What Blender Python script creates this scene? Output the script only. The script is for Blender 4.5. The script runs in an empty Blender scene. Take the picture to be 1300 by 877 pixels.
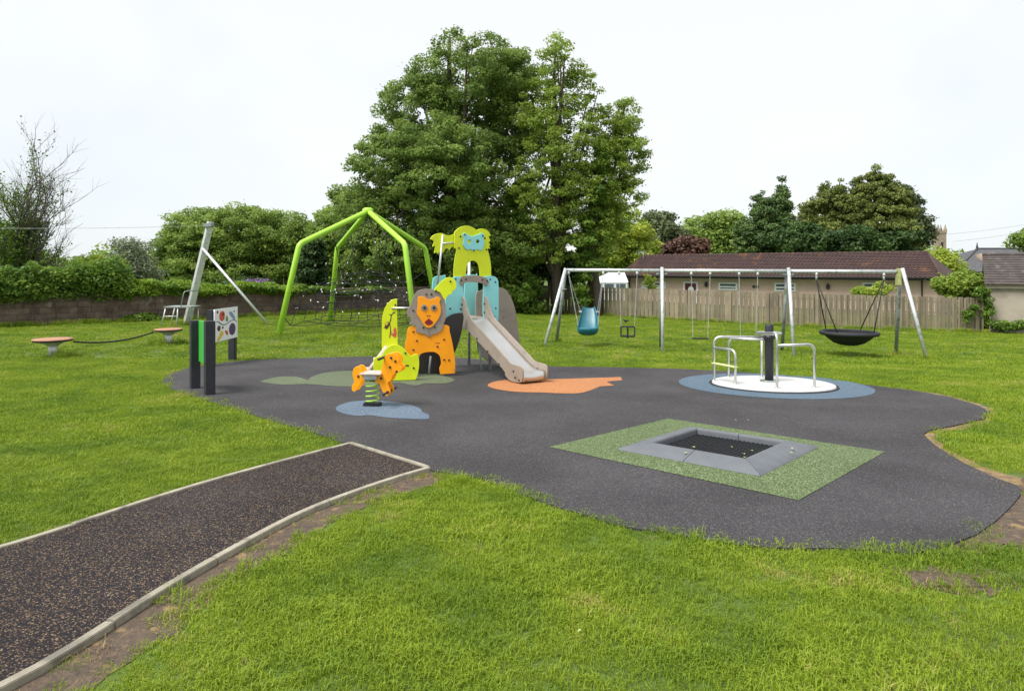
import bpy, bmesh, math, random
import numpy as np
from mathutils import Vector, Matrix
R = math.radians
random.seed(7); RNG = np.random.default_rng(7)
sc = bpy.context.scene
col = sc.collection

# ---------------------------------------------------------------- camera
cam_d = bpy.data.cameras.new('camera'); cam = bpy.data.objects.new('camera', cam_d); col.objects.link(cam)
cam.location = (0, 0, 1.65); cam.rotation_euler = (R(90), 0, 0)
cam_d.sensor_width = 36.0; cam_d.lens = 850 / 1300 * 36.0
cam_d.shift_y = -98.5 / 1300; cam_d.clip_start = 0.05; cam_d.clip_end = 3000
sc.camera = cam
# ---------------------------------------------------------------- sky: bright overcast
SUN_EL, SUN_AZ = 58.0, 235.0          # azimuth clockwise from +Y: light from behind left
world = bpy.data.worlds.new('World'); sc.world = world; world.use_nodes = True
wn = world.node_tree.nodes; wl = world.node_tree.links
bg = wn['Background']
sky = wn.new('ShaderNodeTexSky'); sky.sky_type = 'NISHITA'; sky.sun_disc = False
sky.sun_elevation = R(SUN_EL); sky.sun_rotation = R(SUN_AZ)
tc = wn.new('ShaderNodeTexCoord'); nz = wn.new('ShaderNodeTexNoise')
nz.inputs['Scale'].default_value = 1.6; nz.inputs['Detail'].default_value = 4; nz.inputs['Roughness'].default_value = 0.5
rp = wn.new('ShaderNodeValToRGB')
rp.color_ramp.elements[0].position = 0.34; rp.color_ramp.elements[0].color = (2.80, 3.05, 3.22, 1)
rp.color_ramp.elements[1].position = 0.56; rp.color_ramp.elements[1].color = (3.52, 3.56, 3.58, 1)
mx = wn.new('ShaderNodeMixRGB'); mx.inputs[0].default_value = 0.93
wl.new(tc.outputs['Generated'], nz.inputs['Vector']); wl.new(nz.outputs['Fac'], rp.inputs['Fac'])
wl.new(sky.outputs['Color'], mx.inputs[1]); wl.new(rp.outputs['Color'], mx.inputs[2])
wl.new(mx.outputs['Color'], bg.inputs['Color']); bg.inputs['Strength'].default_value = 0.083
sd = bpy.data.lights.new('sun', 'SUN'); sun = bpy.data.objects.new('sun', sd); col.objects.link(sun)
sd.energy = 1.5; sd.angle = R(30); sd.color = (1.0, 0.975, 0.94)
sun.rotation_euler = (R(90 - SUN_EL), 0, R(180 - SUN_AZ)); sun.location = (-20, -20, 30)
vs = sc.view_settings; vs.view_transform = 'Standard'; vs.look = 'None'; vs.gamma = 1; vs.use_curve_mapping = False
vs.exposure = 1.78
sc.cycles.max_bounces = 8; sc.cycles.transparent_max_bounces = 8; sc.cycles.use_denoising = True

# ---------------------------------------------------------------- helpers
def sst(a, b, x):
    t = max(0.0, min(1.0, (x - a) / (b - a))); return t * t * (3 - 2 * t)
def gz(x, y):
    """height of the ground: falls gently away from the camera, then levels out"""
    yy = max(-15.0, y)
    b = -0.0376 * yy if yy < 12 else -0.0376 * (12 + 5.0 * (1 - math.exp(-(yy - 12) / 5.0)) * 0.55)
    t = sst(12, 21, y)
    return b + t * (-0.25 * sst(-6, 2, x) - 0.02 * max(0.0, min(x, 40.0))) - 0.008 * sst(-6, 2, x) * max(0.0, min(y, 60) - 20)
def V(x, y, h=0.0): return Vector((x, y, gz(x, y) + h))

def lin(r, g, b, k=1.0):
    f = lambda c: ((c / 255) / 12.92 if c / 255 <= .04045 else ((c / 255 + .055) / 1.055) ** 2.4) * k
    return (f(r), f(g), f(b))

MATS = {}
def M(name, c, rough=.6, metal=0.0, var=.12, scale=5.0, bump=0.0, bscale=60.0, c2=None, spec=.5, spots=None, detail=4, objvar=0.0):
    m = bpy.data.materials.new(name); m.use_nodes = True; MATS[name] = m
    n, l = m.node_tree.nodes, m.node_tree.links
    p = n['Principled BSDF']; p.inputs['Roughness'].default_value = rough; p.inputs['Metallic'].default_value = metal
    p.inputs['Specular IOR Level'].default_value = spec
    g = n.new('ShaderNodeNewGeometry'); t = n.new('ShaderNodeTexNoise')
    t.inputs['Scale'].default_value = scale; t.inputs['Detail'].default_value = detail; t.inputs['Roughness'].default_value = .6
    l.new(g.outputs['Position'], t.inputs['Vector'])
    r = n.new('ShaderNodeValToRGB'); l.new(t.outputs['Fac'], r.inputs['Fac'])
    a = c2 if c2 else tuple(x * (1 - var) for x in c); b = c if c2 else tuple(x * (1 + var) for x in c)
    r.color_ramp.elements[0].position = .32; r.color_ramp.elements[0].color = (*a, 1)
    r.color_ramp.elements[1].position = .68; r.color_ramp.elements[1].color = (*b, 1)
    out = r.outputs['Color']
    if spots:                                   # (colour, noise scale, threshold): stains with a shape of their own
        t2 = n.new('ShaderNodeTexNoise'); t2.inputs['Scale'].default_value = spots[1]; t2.inputs['Detail'].default_value = 5
        l.new(g.outputs['Position'], t2.inputs['Vector'])
        r2 = n.new('ShaderNodeValToRGB'); r2.color_ramp.elements[0].position = spots[2]; r2.color_ramp.elements[1].position = spots[2] + .1
        l.new(t2.outputs['Fac'], r2.inputs['Fac'])
        mm = n.new('ShaderNodeMixRGB'); mm.inputs[2].default_value = (*spots[0], 1)
        l.new(r2.outputs['Color'], mm.inputs[0]); l.new(out, mm.inputs[1]); out = mm.outputs['Color']
    if objvar:                                  # each board, stone or tile a little different
        oi = n.new('ShaderNodeObjectInfo'); mo = n.new('ShaderNodeMapRange')
        mo.inputs['To Min'].default_value = 1 - objvar; mo.inputs['To Max'].default_value = 1 + objvar
        l.new(oi.outputs['Random'], mo.inputs['Value'])
        mu = n.new('ShaderNodeMixRGB'); mu.blend_type = 'MULTIPLY'; mu.inputs[0].default_value = 1
        l.new(out, mu.inputs[1]); l.new(mo.outputs['Result'], mu.inputs[2]); out = mu.outputs['Color']
    l.new(out, p.inputs['Base Color'])
    rr = n.new('ShaderNodeMapRange'); rr.inputs['To Min'].default_value = max(0, rough - .1); rr.inputs['To Max'].default_value = min(1, rough + .1)
    l.new(t.outputs['Fac'], rr.inputs['Value']); l.new(rr.outputs['Result'], p.inputs['Roughness'])
    if bump:
        t3 = n.new('ShaderNodeTexNoise'); t3.inputs['Scale'].default_value = bscale; t3.inputs['Detail'].default_value = 3
        l.new(g.outputs['Position'], t3.inputs['Vector'])
        bp = n.new('ShaderNodeBump'); bp.inputs['Strength'].default_value = bump; bp.inputs['Distance'].default_value = .02
        l.new(t3.outputs['Fac'], bp.inputs['Height']); l.new(bp.outputs['Normal'], p.inputs['Normal'])
    return m

def M_rubber(name, base, flecks, fscale, share, rough=.9, big=.12):
    """rubber crumb: random granules of a few colours, fine relief"""
    m = bpy.data.materials.new(name); m.use_nodes = True; MATS[name] = m
    n, l = m.node_tree.nodes, m.node_tree.links; p = n['Principled BSDF']
    p.inputs['Roughness'].default_value = rough; p.inputs['Specular IOR Level'].default_value = .25
    g = n.new('ShaderNodeNewGeometry')
    v = n.new('ShaderNodeTexVoronoi'); v.inputs['Scale'].default_value = fscale; l.new(g.outputs['Position'], v.inputs['Vector'])
    s = n.new('ShaderNodeSeparateColor'); l.new(v.outputs['Color'], s.inputs['Color'])
    r = n.new('ShaderNodeValToRGB'); r.color_ramp.interpolation = 'CONSTANT'
    l.new(s.outputs['Red'], r.inputs['Fac'])
    e = r.color_ramp.elements; e[0].position = 0; e[0].color = (*[x * .7 for x in base], 1)
    e[1].position = .35 ; e[1].color = (*base, 1)
    x = e.new(.70 if share < .28 else 1 - share - .05); x.color = (*[q * 1.35 for q in base], 1)
    for i, f in enumerate(flecks):
        x = e.new(1 - share + share * i / len(flecks)); x.color = (*f, 1)
    t = n.new('ShaderNodeTexNoise'); t.inputs['Scale'].default_value = .9; t.inputs['Detail'].default_value = 6; l.new(g.outputs['Position'], t.inputs['Vector'])
    mr = n.new('ShaderNodeMapRange'); mr.inputs['From Min'].default_value = .3; mr.inputs['From Max'].default_value = .7
    mr.inputs['To Min'].default_value = 1 - big; mr.inputs['To Max'].default_value = 1 + big
    l.new(t.outputs['Fac'], mr.inputs['Value'])
    mm = n.new('ShaderNodeMixRGB'); mm.blend_type = 'MULTIPLY'; mm.inputs[0].default_value = 1
    l.new(r.outputs['Color'], mm.inputs[1]); l.new(mr.outputs['Result'], mm.inputs[2])
    td = n.new('ShaderNodeTexNoise'); td.inputs['Scale'].default_value = .45; td.inputs['Detail'].default_value = 9; td.inputs['Roughness'].default_value = .7; l.new(g.outputs['Position'], td.inputs['Vector'])
    rd = n.new('ShaderNodeValToRGB'); rd.color_ramp.elements[0].position = .50; rd.color_ramp.elements[0].color = (0, 0, 0, 1); rd.color_ramp.elements[1].position = .78; rd.color_ramp.elements[1].color = (.45, .45, .45, 1)
    l.new(td.outputs['Fac'], rd.inputs['Fac'])                      # trodden-in dust
    du = n.new('ShaderNodeMixRGB'); du.inputs[2].default_value = (*[q * .5 + .055 for q in base], 1); l.new(rd.outputs['Color'], du.inputs[0]); l.new(mm.outputs['Color'], du.inputs[1])
    l.new(du.outputs['Color'], p.inputs['Base Color'])
    bp = n.new('ShaderNodeBump'); bp.inputs['Strength'].default_value = .7; bp.inputs['Distance'].default_value = .006
    l.new(v.outputs['Distance'], bp.inputs['Height']); l.new(bp.outputs['Normal'], p.inputs['Normal'])
    return m

def M_leaf(name, dark, light, trans=.3, rough=.55, yellow=None):
    """foliage: tint differs leaf by leaf and clump by clump"""
    m = bpy.data.materials.new(name); m.use_nodes = True; MATS[name] = m
    n, l = m.node_tree.nodes, m.node_tree.links; p = n['Principled BSDF']; o = n['Material Output']
    p.inputs['Roughness'].default_value = rough; p.inputs['Specular IOR Level'].default_value = .3
    a = n.new('ShaderNodeAttribute'); a.attribute_name = 'tint'
    r = n.new('ShaderNodeValToRGB'); l.new(a.outputs['Fac'], r.inputs['Fac'])
    r.color_ramp.elements[0].position = .05; r.color_ramp.elements[0].color = (*dark, 1)
    r.color_ramp.elements[1].position = .95; r.color_ramp.elements[1].color = (*light, 1)
    l.new(r.outputs['Color'], p.inputs['Base Color'])
    tr = n.new('ShaderNodeBsdfTranslucent'); l.new(r.outputs['Color'], tr.inputs['Color'])
    ms = n.new('ShaderNodeMixShader'); ms.inputs[0].default_value = trans
    l.new(p.outputs['BSDF'], ms.inputs[1]); l.new(tr.outputs['BSDF'], ms.inputs[2]); l.new(ms.outputs['Shader'], o.inputs['Surface'])
    return m

WL = {}
def tag(o, label=None, cat=None, group=None, kind=None):
    if label: o['label'] = label
    if cat: o['category'] = cat
    if group: o['group'] = group
    if kind: o['kind'] = kind
    return o
def thing(name, loc, label, cat, group=None):
    o = bpy.data.objects.new(name, None); col.objects.link(o); o.location = loc; o.empty_display_size = .2
    WL[o] = Vector(loc); return tag(o, label, cat, group)
def link(name, me, mat, parent=None, world=True):
    """link a mesh built in world metres as an object (its verts move into the frame of its thing)"""
    o = bpy.data.objects.new(name, me); col.objects.link(o)
    if mat and not me.materials: me.materials.append(mat)
    if parent is not None:
        o.parent = parent; WL[o] = WL[parent]
        if world: me.transform(Matrix.Translation(-WL[parent]))
    else: WL[o] = Vector((0, 0, 0))
    return o
def rebase(o, loc):
    """give a single-mesh thing its origin at its base"""
    o.data.transform(Matrix.Translation(-Vector(loc))); o.location = loc; WL[o] = Vector(loc); return o

class MB:
    def __init__(s): s.v = []; s.f = []; s.sm = []
    def add(s, v, f, smooth=False):
        k = len(s.v); s.v += [tuple(p) for p in v]; s.f += [tuple(i + k for i in q) for q in f]; s.sm += [smooth] * len(f); return s
    def box(s, c, size, rz=0.0, rx=0.0, ry=0.0, taper=1.0):
        m = Matrix.Translation(c) @ Matrix.Rotation(rz, 4, 'Z') @ Matrix.Rotation(ry, 4, 'Y') @ Matrix.Rotation(rx, 4, 'X')
        x, y, z = [q / 2 for q in size]
        v = [m @ Vector((a * x * (taper if d > 0 else 1), b * y * (taper if d > 0 else 1), d * z)) for d in (-1, 1) for a, b in ((-1, -1), (1, -1), (1, 1), (-1, 1))]
        return s.add(v, [(3, 2, 1, 0), (4, 5, 6, 7), (0, 1, 5, 4), (1, 2, 6, 5), (2, 3, 7, 6), (3, 0, 4, 7)])
    def tube(s, pts, r, seg=10, caps=True, closed=False):
        pts = [Vector(p) for p in pts]; n = len(pts); rad = r if isinstance(r, (list, tuple)) else [r] * n
        prev = None; rings = []
        for i, p in enumerate(pts):
            if closed: d = pts[(i + 1) % n] - pts[i - 1]
            else: d = (pts[min(i + 1, n - 1)] - pts[max(i - 1, 0)])
            d.normalize()
            if prev is None:
                a = Vector((0, 0, 1)) if abs(d.z) < .9 else Vector((1, 0, 0)); u = d.cross(a).normalized()
            else:
                u = prev - d * prev.dot(d)
                u = u.normalized() if u.length > 1e-6 else d.orthogonal().normalized()
            prev = u; w = d.cross(u)
            rings.append([p + (u * math.cos(2 * math.pi * k / seg) + w * math.sin(2 * math.pi * k / seg)) * rad[i] for k in range(seg)])
        v = [q for ring in rings for q in ring]; f = []
        for i in range(n if closed else n - 1):
            j = (i + 1) % n
            for k in range(seg): f.append((i * seg + k, i * seg + (k + 1) % seg, j * seg + (k + 1) % seg, j * seg + k))
        s.add(v, f, True)
        if caps and not closed:
            k = len(s.v) - len(v)
            s.f += [tuple(k + q for q in range(seg - 1, -1, -1)), tuple(k + (n - 1) * seg + q for q in range(seg))]; s.sm += [False, False]
        return s
    def lathe(s, prof, c, axis=(0, 0, 1), seg=24, smooth=True):
        """prof: (radius, height) pairs revolved round axis at c"""
        q = Vector((0, 0, 1)).rotation_difference(Vector(axis).normalized()); c = Vector(c); v = []; f = []
        for r, h in prof:
            for k in range(seg): v.append(c + q @ Vector((r * math.cos(2 * math.pi * k / seg), r * math.sin(2 * math.pi * k / seg), h)))
        for i in range(len(prof) - 1):
            for k in range(seg): f.append((i * seg + k, i * seg + (k + 1) % seg, (i + 1) * seg + (k + 1) % seg, (i + 1) * seg + k))
        f.append(tuple(range(seg - 1, -1, -1))); f.append(tuple((len(prof) - 1) * seg + k for k in range(seg)))
        return s.add(v, f, smooth)
    def mesh(s, name):
        me = bpy.data.meshes.new(name); me.from_pydata(s.v, [], s.f); me.polygons.foreach_set('use_smooth', s.sm); me.update(); return me
    def build(s, name, mat, parent=None, bevel=0.0):
        me = s.mesh(name)
        if bevel:
            bm = bmesh.new(); bm.from_mesh(me)
            es = [e for e in bm.edges if len(e.link_faces) == 2 and e.calc_face_angle(0) > .6]
            bmesh.ops.bevel(bm, geom=es, offset=bevel, segments=2, affect='EDGES', clamp_overlap=True); bm.to_mesh(me); bm.free()
        return link(name, me, mat, parent)

def smooth_outline(pts, n=5):
    """closed Catmull-Rom through the points; a third value of 1 keeps a corner sharp"""
    out = []; N = len(pts)
    for i in range(N):
        p0, p1, p2, p3 = pts[i - 1], pts[i], pts[(i + 1) % N], pts[(i + 2) % N]
        c1 = len(p1) > 2 and p1[2]; c2 = len(p2) > 2 and p2[2]
        if c1: p0 = p1
        if c2: p3 = p2
        for k in range(n):
            t = k / n; q = []
            for a in (0, 1):
                m1 = (p2[a] - p0[a]) * .5; m2 = (p3[a] - p1[a]) * .5
                h = 2 * t ** 3 - 3 * t ** 2 + 1, t ** 3 - 2 * t ** 2 + t, -2 * t ** 3 + 3 * t ** 2, t ** 3 - t ** 2
                q.append(h[0] * p1[a] + h[1] * m1 + h[2] * p2[a] + h[3] * m2)
            out.append(tuple(q))
    return out
def frame(x0, y0, deg):
    c, s = math.cos(R(deg)), math.sin(R(deg))
    return Matrix(((c, 0, s, x0), (s, 0, -c, y0), (0, 1, 0, 0), (0, 0, 0, 1)))     # local x along, y up, z towards the viewer's side
def panel(name, outline, fr, mat, parent, thick=.022, off=0.0, holes=(), bevel=.004, smooth=5):
    cu = bpy.data.curves.new(name, 'CURVE'); cu.dimensions = '2D'; cu.fill_mode = 'BOTH'
    cu.extrude = thick / 2 - bevel; cu.bevel_depth = bevel; cu.bevel_resolution = 1; cu.offset = -bevel
    for k, ol in enumerate([outline] + list(holes)):
        q = smooth_outline(ol, smooth) if smooth and k == 0 else [p[:2] for p in ol]
        sp = cu.splines.new('POLY'); sp.points.add(len(q) - 1); sp.use_cyclic_u = True
        for i, p in enumerate(q): sp.points[i].co = (p[0], p[1], 0, 1)
    ob = bpy.data.objects.new(name, cu); me = bpy.data.meshes.new_from_object(ob)
    bpy.data.objects.remove(ob); bpy.data.curves.remove(cu)
    me.transform(fr @ Matrix.Translation((0, 0, off))); me.materials.clear(); me.name = name
    return link(name, me, mat, parent)
def circle(cx, cy, r, n=20, ry=None): return [(cx + r * math.cos(2 * math.pi * k / n), cy + (ry or r) * math.sin(2 * math.pi * k / n)) for k in range(n)]

BOLT = {}
def bolt(fr, s, z, off, parent, mat, r=.016, name='bolt'):
    if (r, mat.name) not in BOLT:
        b = MB(); b.lathe([(r, 0), (r, r * .45), (r * .75, r * .8), (r * .3, r * .95)], (0, 0, 0), seg=10); me = b.mesh('bolt'); me.materials.append(mat); BOLT[(r, mat.name)] = me
    o = bpy.data.objects.new(name, BOLT[(r, mat.name)]); col.objects.link(o); o.parent = parent
    m = fr @ Matrix.Translation((s, z, off)); o.matrix_local = Matrix.Translation(-WL[parent]) @ m; WL[o] = WL[parent]
    return o

def drape(name, outline, h, mat, parent=None, step=.5, skirt=0.0, holes=None):
    """a sheet cut to an outline and laid over the ground at height h"""
    bm = bmesh.new(); vs_ = [bm.verts.new((x, y, 0)) for x, y in outline]
    f = bm.faces.new(vs_); bmesh.ops.triangulate(bm, faces=[f])
    xs = [p[0] for p in outline]; ys = [p[1] for p in outline]
    for ax, lo, hi in ((0, min(xs), max(xs)), (1, min(ys), max(ys))):
        k = math.ceil(lo / step) * step
        while k < hi:
            co = (k, 0, 0) if ax == 0 else (0, k, 0); no = (1, 0, 0) if ax == 0 else (0, 1, 0)
            bmesh.ops.bisect_plane(bm, geom=bm.verts[:] + bm.edges[:] + bm.faces[:], plane_co=co, plane_no=no, dist=1e-5); k += step
    for v in bm.verts: v.co.z = gz(v.co.x, v.co.y) + h
    bmesh.ops.recalc_face_normals(bm, faces=bm.faces[:])
    if bm.faces and sum(q.normal.z for q in bm.faces) < 0: bmesh.ops.reverse_faces(bm, faces=bm.faces[:])
    if skirt:
        be = [e for e in bm.edges if len(e.link_faces) == 1]
        r = bmesh.ops.extrude_edge_only(bm, edges=be)
        for v in [q for q in r['geom'] if isinstance(q, bmesh.types.BMVert)]: v.co.z -= skirt
    me = bpy.data.meshes.new(name); bm.to_mesh(me); bm.free(); return link(name, me, mat, parent)

def inside(P, poly):
    """which rows of P (n,2) lie in the polygon"""
    x, y = P[:, 0], P[:, 1]; r = np.zeros(len(P), bool); n = len(poly)
    for i in range(n):
        x1, y1 = poly[i]; x2, y2 = poly[(i + 1) % n]
        if y1 == y2: continue
        c = (y1 > y) != (y2 > y); r ^= c & (x < (x2 - x1) * (y - y1) / (y2 - y1) + x1)
    return r
def edge_dist(P, poly, closed=True):
    d = np.full(len(P), 1e9); n = len(poly)
    for i in range(n if closed else n - 1):
        a = np.array(poly[i]); b = np.array(poly[(i + 1) % n]); ab = b - a
        t = np.clip(((P - a) @ ab) / max(1e-9, ab @ ab), 0, 1); d = np.minimum(d, np.linalg.norm(P - (a + t[:, None] * ab), axis=1))
    return d
def gz_np(P):
    return np.array([gz(a, b) for a, b in P])
def arc_pts(c, r, a0, a1, n=8): return [(c[0] + r * math.cos(R(a0 + (a1 - a0) * k / n)), c[1] + r * math.sin(R(a0 + (a1 - a0) * k / n))) for k in range(n + 1)]
def round_path(pts, r=.1, n=5):
    """polyline in space with its corners rounded"""
    pts = [Vector(p) for p in pts]; out = [pts[0]]
    for i in range(1, len(pts) - 1):
        a, b, c = pts[i - 1], pts[i], pts[i + 1]; q = min(r, (a - b).length * .48, (c - b).length * .48)
        s = b + (a - b).normalized() * q; e = b + (c - b).normalized() * q
        for k in range(n + 1): t = k / n; out.append(s * (1 - t) ** 2 + b * 2 * t * (1 - t) + e * t * t)
    out.append(pts[-1]); return out

# ---------------------------------------------------------------- materials
M('lawn_soil', (.085, .140, .016), .95, var=.3, scale=1.2, bump=.6, bscale=40, c2=(.055, .085, .013))
M('soil', (.128, .090, .060), .95, scale=14, c2=(.060, .042, .029), bump=.9, bscale=55, spots=((.24, .16, .075), 9, .60))
M('straw_soil', (.32, .215, .10), .95, scale=11, c2=(.14, .095, .05), bump=.9, bscale=70)
M_rubber('black_rubber', (.050, .047, .050), [(.090, .085, .081), (.14, .13, .12)], 140, .11, big=.20)
M_rubber('green_rubber', (.105, .145, .060), [(.24, .29, .14), (.045, .07, .028)], 120, .36, big=.08)
M_rubber('olive_rubber', (.105, .130, .075), [(.20, .23, .14)], 170, .2, big=.08)
M_rubber('blue_rubber', (.115, .165, .225), [(.25, .30, .35), (.06, .09, .13)], 170, .3, big=.10)
M_rubber('ring_rubber', (.090, .135, .180), [(.16, .22, .28)], 170, .25, big=.08)
M_rubber('orange_rubber', (.47, .185, .070), [(.62, .34, .17), (.32, .12, .04)], 170, .3, big=.08)
M_rubber('path_rubber', (.0175, .0145, .018), [(.16, .10, .05), (.085, .052, .03), (.25, .18, .11)], 165, .19, big=.22)
M('edging', (.30, .27, .205), .8, var=.2, scale=7, bump=.25, bscale=60, spots=((.17, .155, .12), 5, .56), objvar=.12)
M('steel', (.60, .60, .58), .38, .85, var=.1, scale=9)
M('galvanised', (.62, .64, .63), .48, .55, var=.12, scale=14, spots=((.42, .45, .44), 6, .56))
M('dark_steel', (.30, .33, .32), .6, .35, var=.2, scale=12, spots=((.13, .16, .10), 5, .55))
M('slide_steel', (.66, .65, .63), .36, .9, var=.03, scale=2)
M('lime', (.66, .76, .008), .42, var=.06, scale=3, spots=((.50, .57, .03), 7, .64))
M('orange', (.95, .345, .001), .42, var=.06, scale=3, spots=((.74, .27, .015), 7, .65))
M('sky_blue', (.27, .70, .72), .45, var=.05, scale=3)
M('taupe', (.285, .240, .195), .5, var=.09, scale=4, spots=((.22, .18, .145), 6, .62))
M('frame_green', (.36, .64, .05), .38, var=.05, scale=5)
M('bolt_black', (.015, .015, .017), .45, var=.1)
M('rope', (.020, .019, .021), .85, var=.3, scale=30)
M('clip', (.62, .62, .63), .4, .5)
M('deep_red', (.20, .012, .020), .45)
M('brown_print', (.11, .04, .02), .5)
M('dark_panel', (.022, .020, .020), .6)
M('white_panel', (.87, .87, .86), .4, var=.03)
M('tread', (.52, .42, .37), .7, var=.08)
M('post_black', (.022, .023, .030), .6, var=.25, scale=9, bump=.15, bscale=40)
M('panel_green', (.055, .40, .060), .4, var=.05)
M('disc_orange', (.37, .19, .12), .8, var=.12, scale=6)
M('teal_plastic', (.012, .125, .165), .35, var=.08, scale=3)
M('basket_black', (.016, .016, .019), .7, var=.2, scale=30, bump=.3, bscale=90)
M('deck_white', (.54, .535, .515), .6, var=.08, scale=5, spots=((.50, .47, .42), 4, .6))
M('pad_grey', (.120, .128, .140), .75, var=.09, scale=6, bump=.15, bscale=120)
M('mat_black', (.016, .017, .019), .7, var=.2, scale=20, spec=.12)
M('leaf_fallen', (.36, .39, .15), .7, var=.25, scale=50)
M('seat_lime', (.58, .62, .28), .6)
M('print_red', (.62, .10, .055), .5); M('print_green', (.10, .30, .07), .5); M('print_blue', (.24, .33, .50), .5)
M('print_purple', (.060, .030, .090), .5, c2=(.11, .07, .17), scale=40); M('print_yellow', (.70, .52, .06), .5); M('print_dark', (.02, .02, .03), .5)
MT = MATS

# ---------------------------------------------------------------- ground sheet to the horizon
def axis_steps():
    xs = [0.0]; s = .5
    while xs[-1] < 700:
        s = .5 if xs[-1] < 26 else s * 1.28
        xs.append(xs[-1] + s)
    return xs
ax = axis_steps(); gx = [-q for q in reversed(ax[1:])] + ax
gy = [q for q in gx if q > -60]
nv = [(x, y, gz(x, y)) for y in gy for x in gx]; W = len(gx)
nf = [(j * W + i, j * W + i + 1, (j + 1) * W + i + 1, (j + 1) * W + i) for j in range(len(gy) - 1) for i in range(W - 1)]
me = bpy.data.meshes.new('ground'); me.from_pydata(nv, [], nf); me.polygons.foreach_set('use_smooth', [True] * len(nf))
tag(link('ground', me, MT['lawn_soil']), 'gently sloping green lawn around the playground', kind='structure')

# ---------------------------------------------------------------- rubber playground surface with its coloured shapes
SURF = [(-6.371, 12.17), (-6.787, 13.171), (-6.882, 14.197), (-6.451, 15.232), (-5.71, 15.657), (-4.708, 16.006), (-3.474, 16.403), (-2.169, 16.762), (-0.969, 16.469), (0.0, 15.314), (0.877, 14.902), (2.091, 14.815), (3.587, 14.521), (4.738, 13.886), (5.774, 12.584), (6.317, 11.932), (6.73, 11.216), (6.883, 10.542), (6.781, 9.737), (6.587, 9.225), (6.148, 8.709), (5.515, 8.297), (4.968, 7.967), (4.758, 7.747), (4.528, 7.154), (4.349, 6.462), (4.278, 5.942), (4.288, 5.677), (4.131, 5.435), (3.831, 5.137), (3.469, 4.802), (3.15, 4.538), (2.792, 4.315), (2.519, 4.199), (2.325, 4.249), (2.069, 4.288), (1.766, 4.288), (1.528, 4.328), (1.301, 4.424), (1.075, 4.568), (0.822, 4.659), (0.523, 4.938), (0.246, 5.232), (0.0, 5.543), (-0.308, 5.942), (-0.763, 6.177), (-1.743, 7.228), (-1.964, 7.419), (-2.304, 7.833), (-2.999, 8.498), (-3.875, 9.41), (-4.696, 10.234), (-5.564, 11.127)]
surf = tag(drape('playground_surface', SURF, .020, MT['black_rubber'], skirt=.06), 'dark grey rubber crumb safety surface under the play equipment', kind='structure')
def shape(name, pts, mat, h=.0245, step=.5, smooth=3, jit=0.0):
    q = smooth_outline(pts, smooth) if smooth else pts
    return drape(name, q, h, MT[mat], surf, step)
shape('green_square', [(0.392, 7.082), (2.024, 8.687), (3.833, 6.874), (2.253, 5.262)], 'green_rubber', smooth=0)
shape('olive_patch', [(-4.632, 12.264, 1), (-4.509, 12.86), (-4.116, 12.862), (-3.796, 12.458), (-3.858, 12.76, 1), (-3.786, 13.409), (-3.402, 13.769), (-2.868, 13.545, 1), (-1.757, 13.576), (-1.388, 13.108), (-1.079, 12.567), (-1.193, 12.077), (-1.563, 12.077, 1), (-1.733, 11.782), (-2.076, 12.171), (-2.495, 11.782), (-3.024, 11.684), (-3.694, 11.983), (-4.054, 11.882)], 'olive_rubber')
shape('blue_puddle', [(-2.48, 9.41), (-2.492, 9.805), (-2.35, 10.087), (-2.049, 10.123), (-1.661, 9.944), (-1.378, 9.604), (-1.265, 9.348, 1), (-1.229, 9.164), (-1.121, 8.988, 1), (-1.09, 8.655), (-1.369, 8.682, 1), (-1.65, 8.763), (-1.912, 8.931), (-2.036, 8.874), (-2.277, 9.046)], 'blue_rubber')
shape('orange_patch', [(-0.433, 11.882), (-0.262, 12.366), (0.148, 12.571), (0.592, 12.573), (1.194, 12.683), (2.096, 12.913, 1), (2.054, 12.471, 1), (1.732, 12.269, 1), (1.802, 11.782, 1), (1.539, 11.684, 1), (1.16, 10.954), (0.831, 10.869), (0.515, 10.954), (0.065, 11.04), (-0.295, 11.399)], 'orange_rubber')
RC = (4.62, 11.882)
shape('blue_ring', circle(RC[0], RC[1], 1.61, 48), 'ring_rubber', smooth=0)
# ---------------------------------------------------------------- path with timber edging
PL_ = [(-6.2, .8), (-5.2, 1.9), (-4.2, 3.05)] + [(-3.25, 4.249), (-3.13, 4.509), (-2.946, 5.008), (-2.661, 5.654), (-2.346, 6.232), (-2.002, 6.807), (-1.743, 7.228)]
PR_ = [(-0.766, 6.205), (-1.035, 5.867), (-1.332, 5.393), (-1.568, 4.938), (-1.698, 4.509), (-1.801, 4.137), (-1.923, 3.633), (-1.986, 3.246), (-2.036, 2.934), (-2.075, 2.777)] + [(-2.45, 2.15), (-3.0, 1.35), (-3.9, .2)]
PATH = PL_ + PR_
path = tag(drape('path', PATH, .030, MT['path_rubber'], skirt=.05), 'dark speckled rubber path with pale timber edging', kind='structure')
def resample(pts, d):
    pts = [Vector((*p, 0)) for p in pts]; out = [pts[0].copy()]; acc = 0
    for a, b in zip(pts, pts[1:]):
        L = (b - a).length; t = d - acc
        while t <= L: out.append(a.lerp(b, t / L)); t += d
        acc = (acc + L) % d
    if (out[-1] - pts[-1]).length > d * .3: out.append(pts[-1])
    return out
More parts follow.
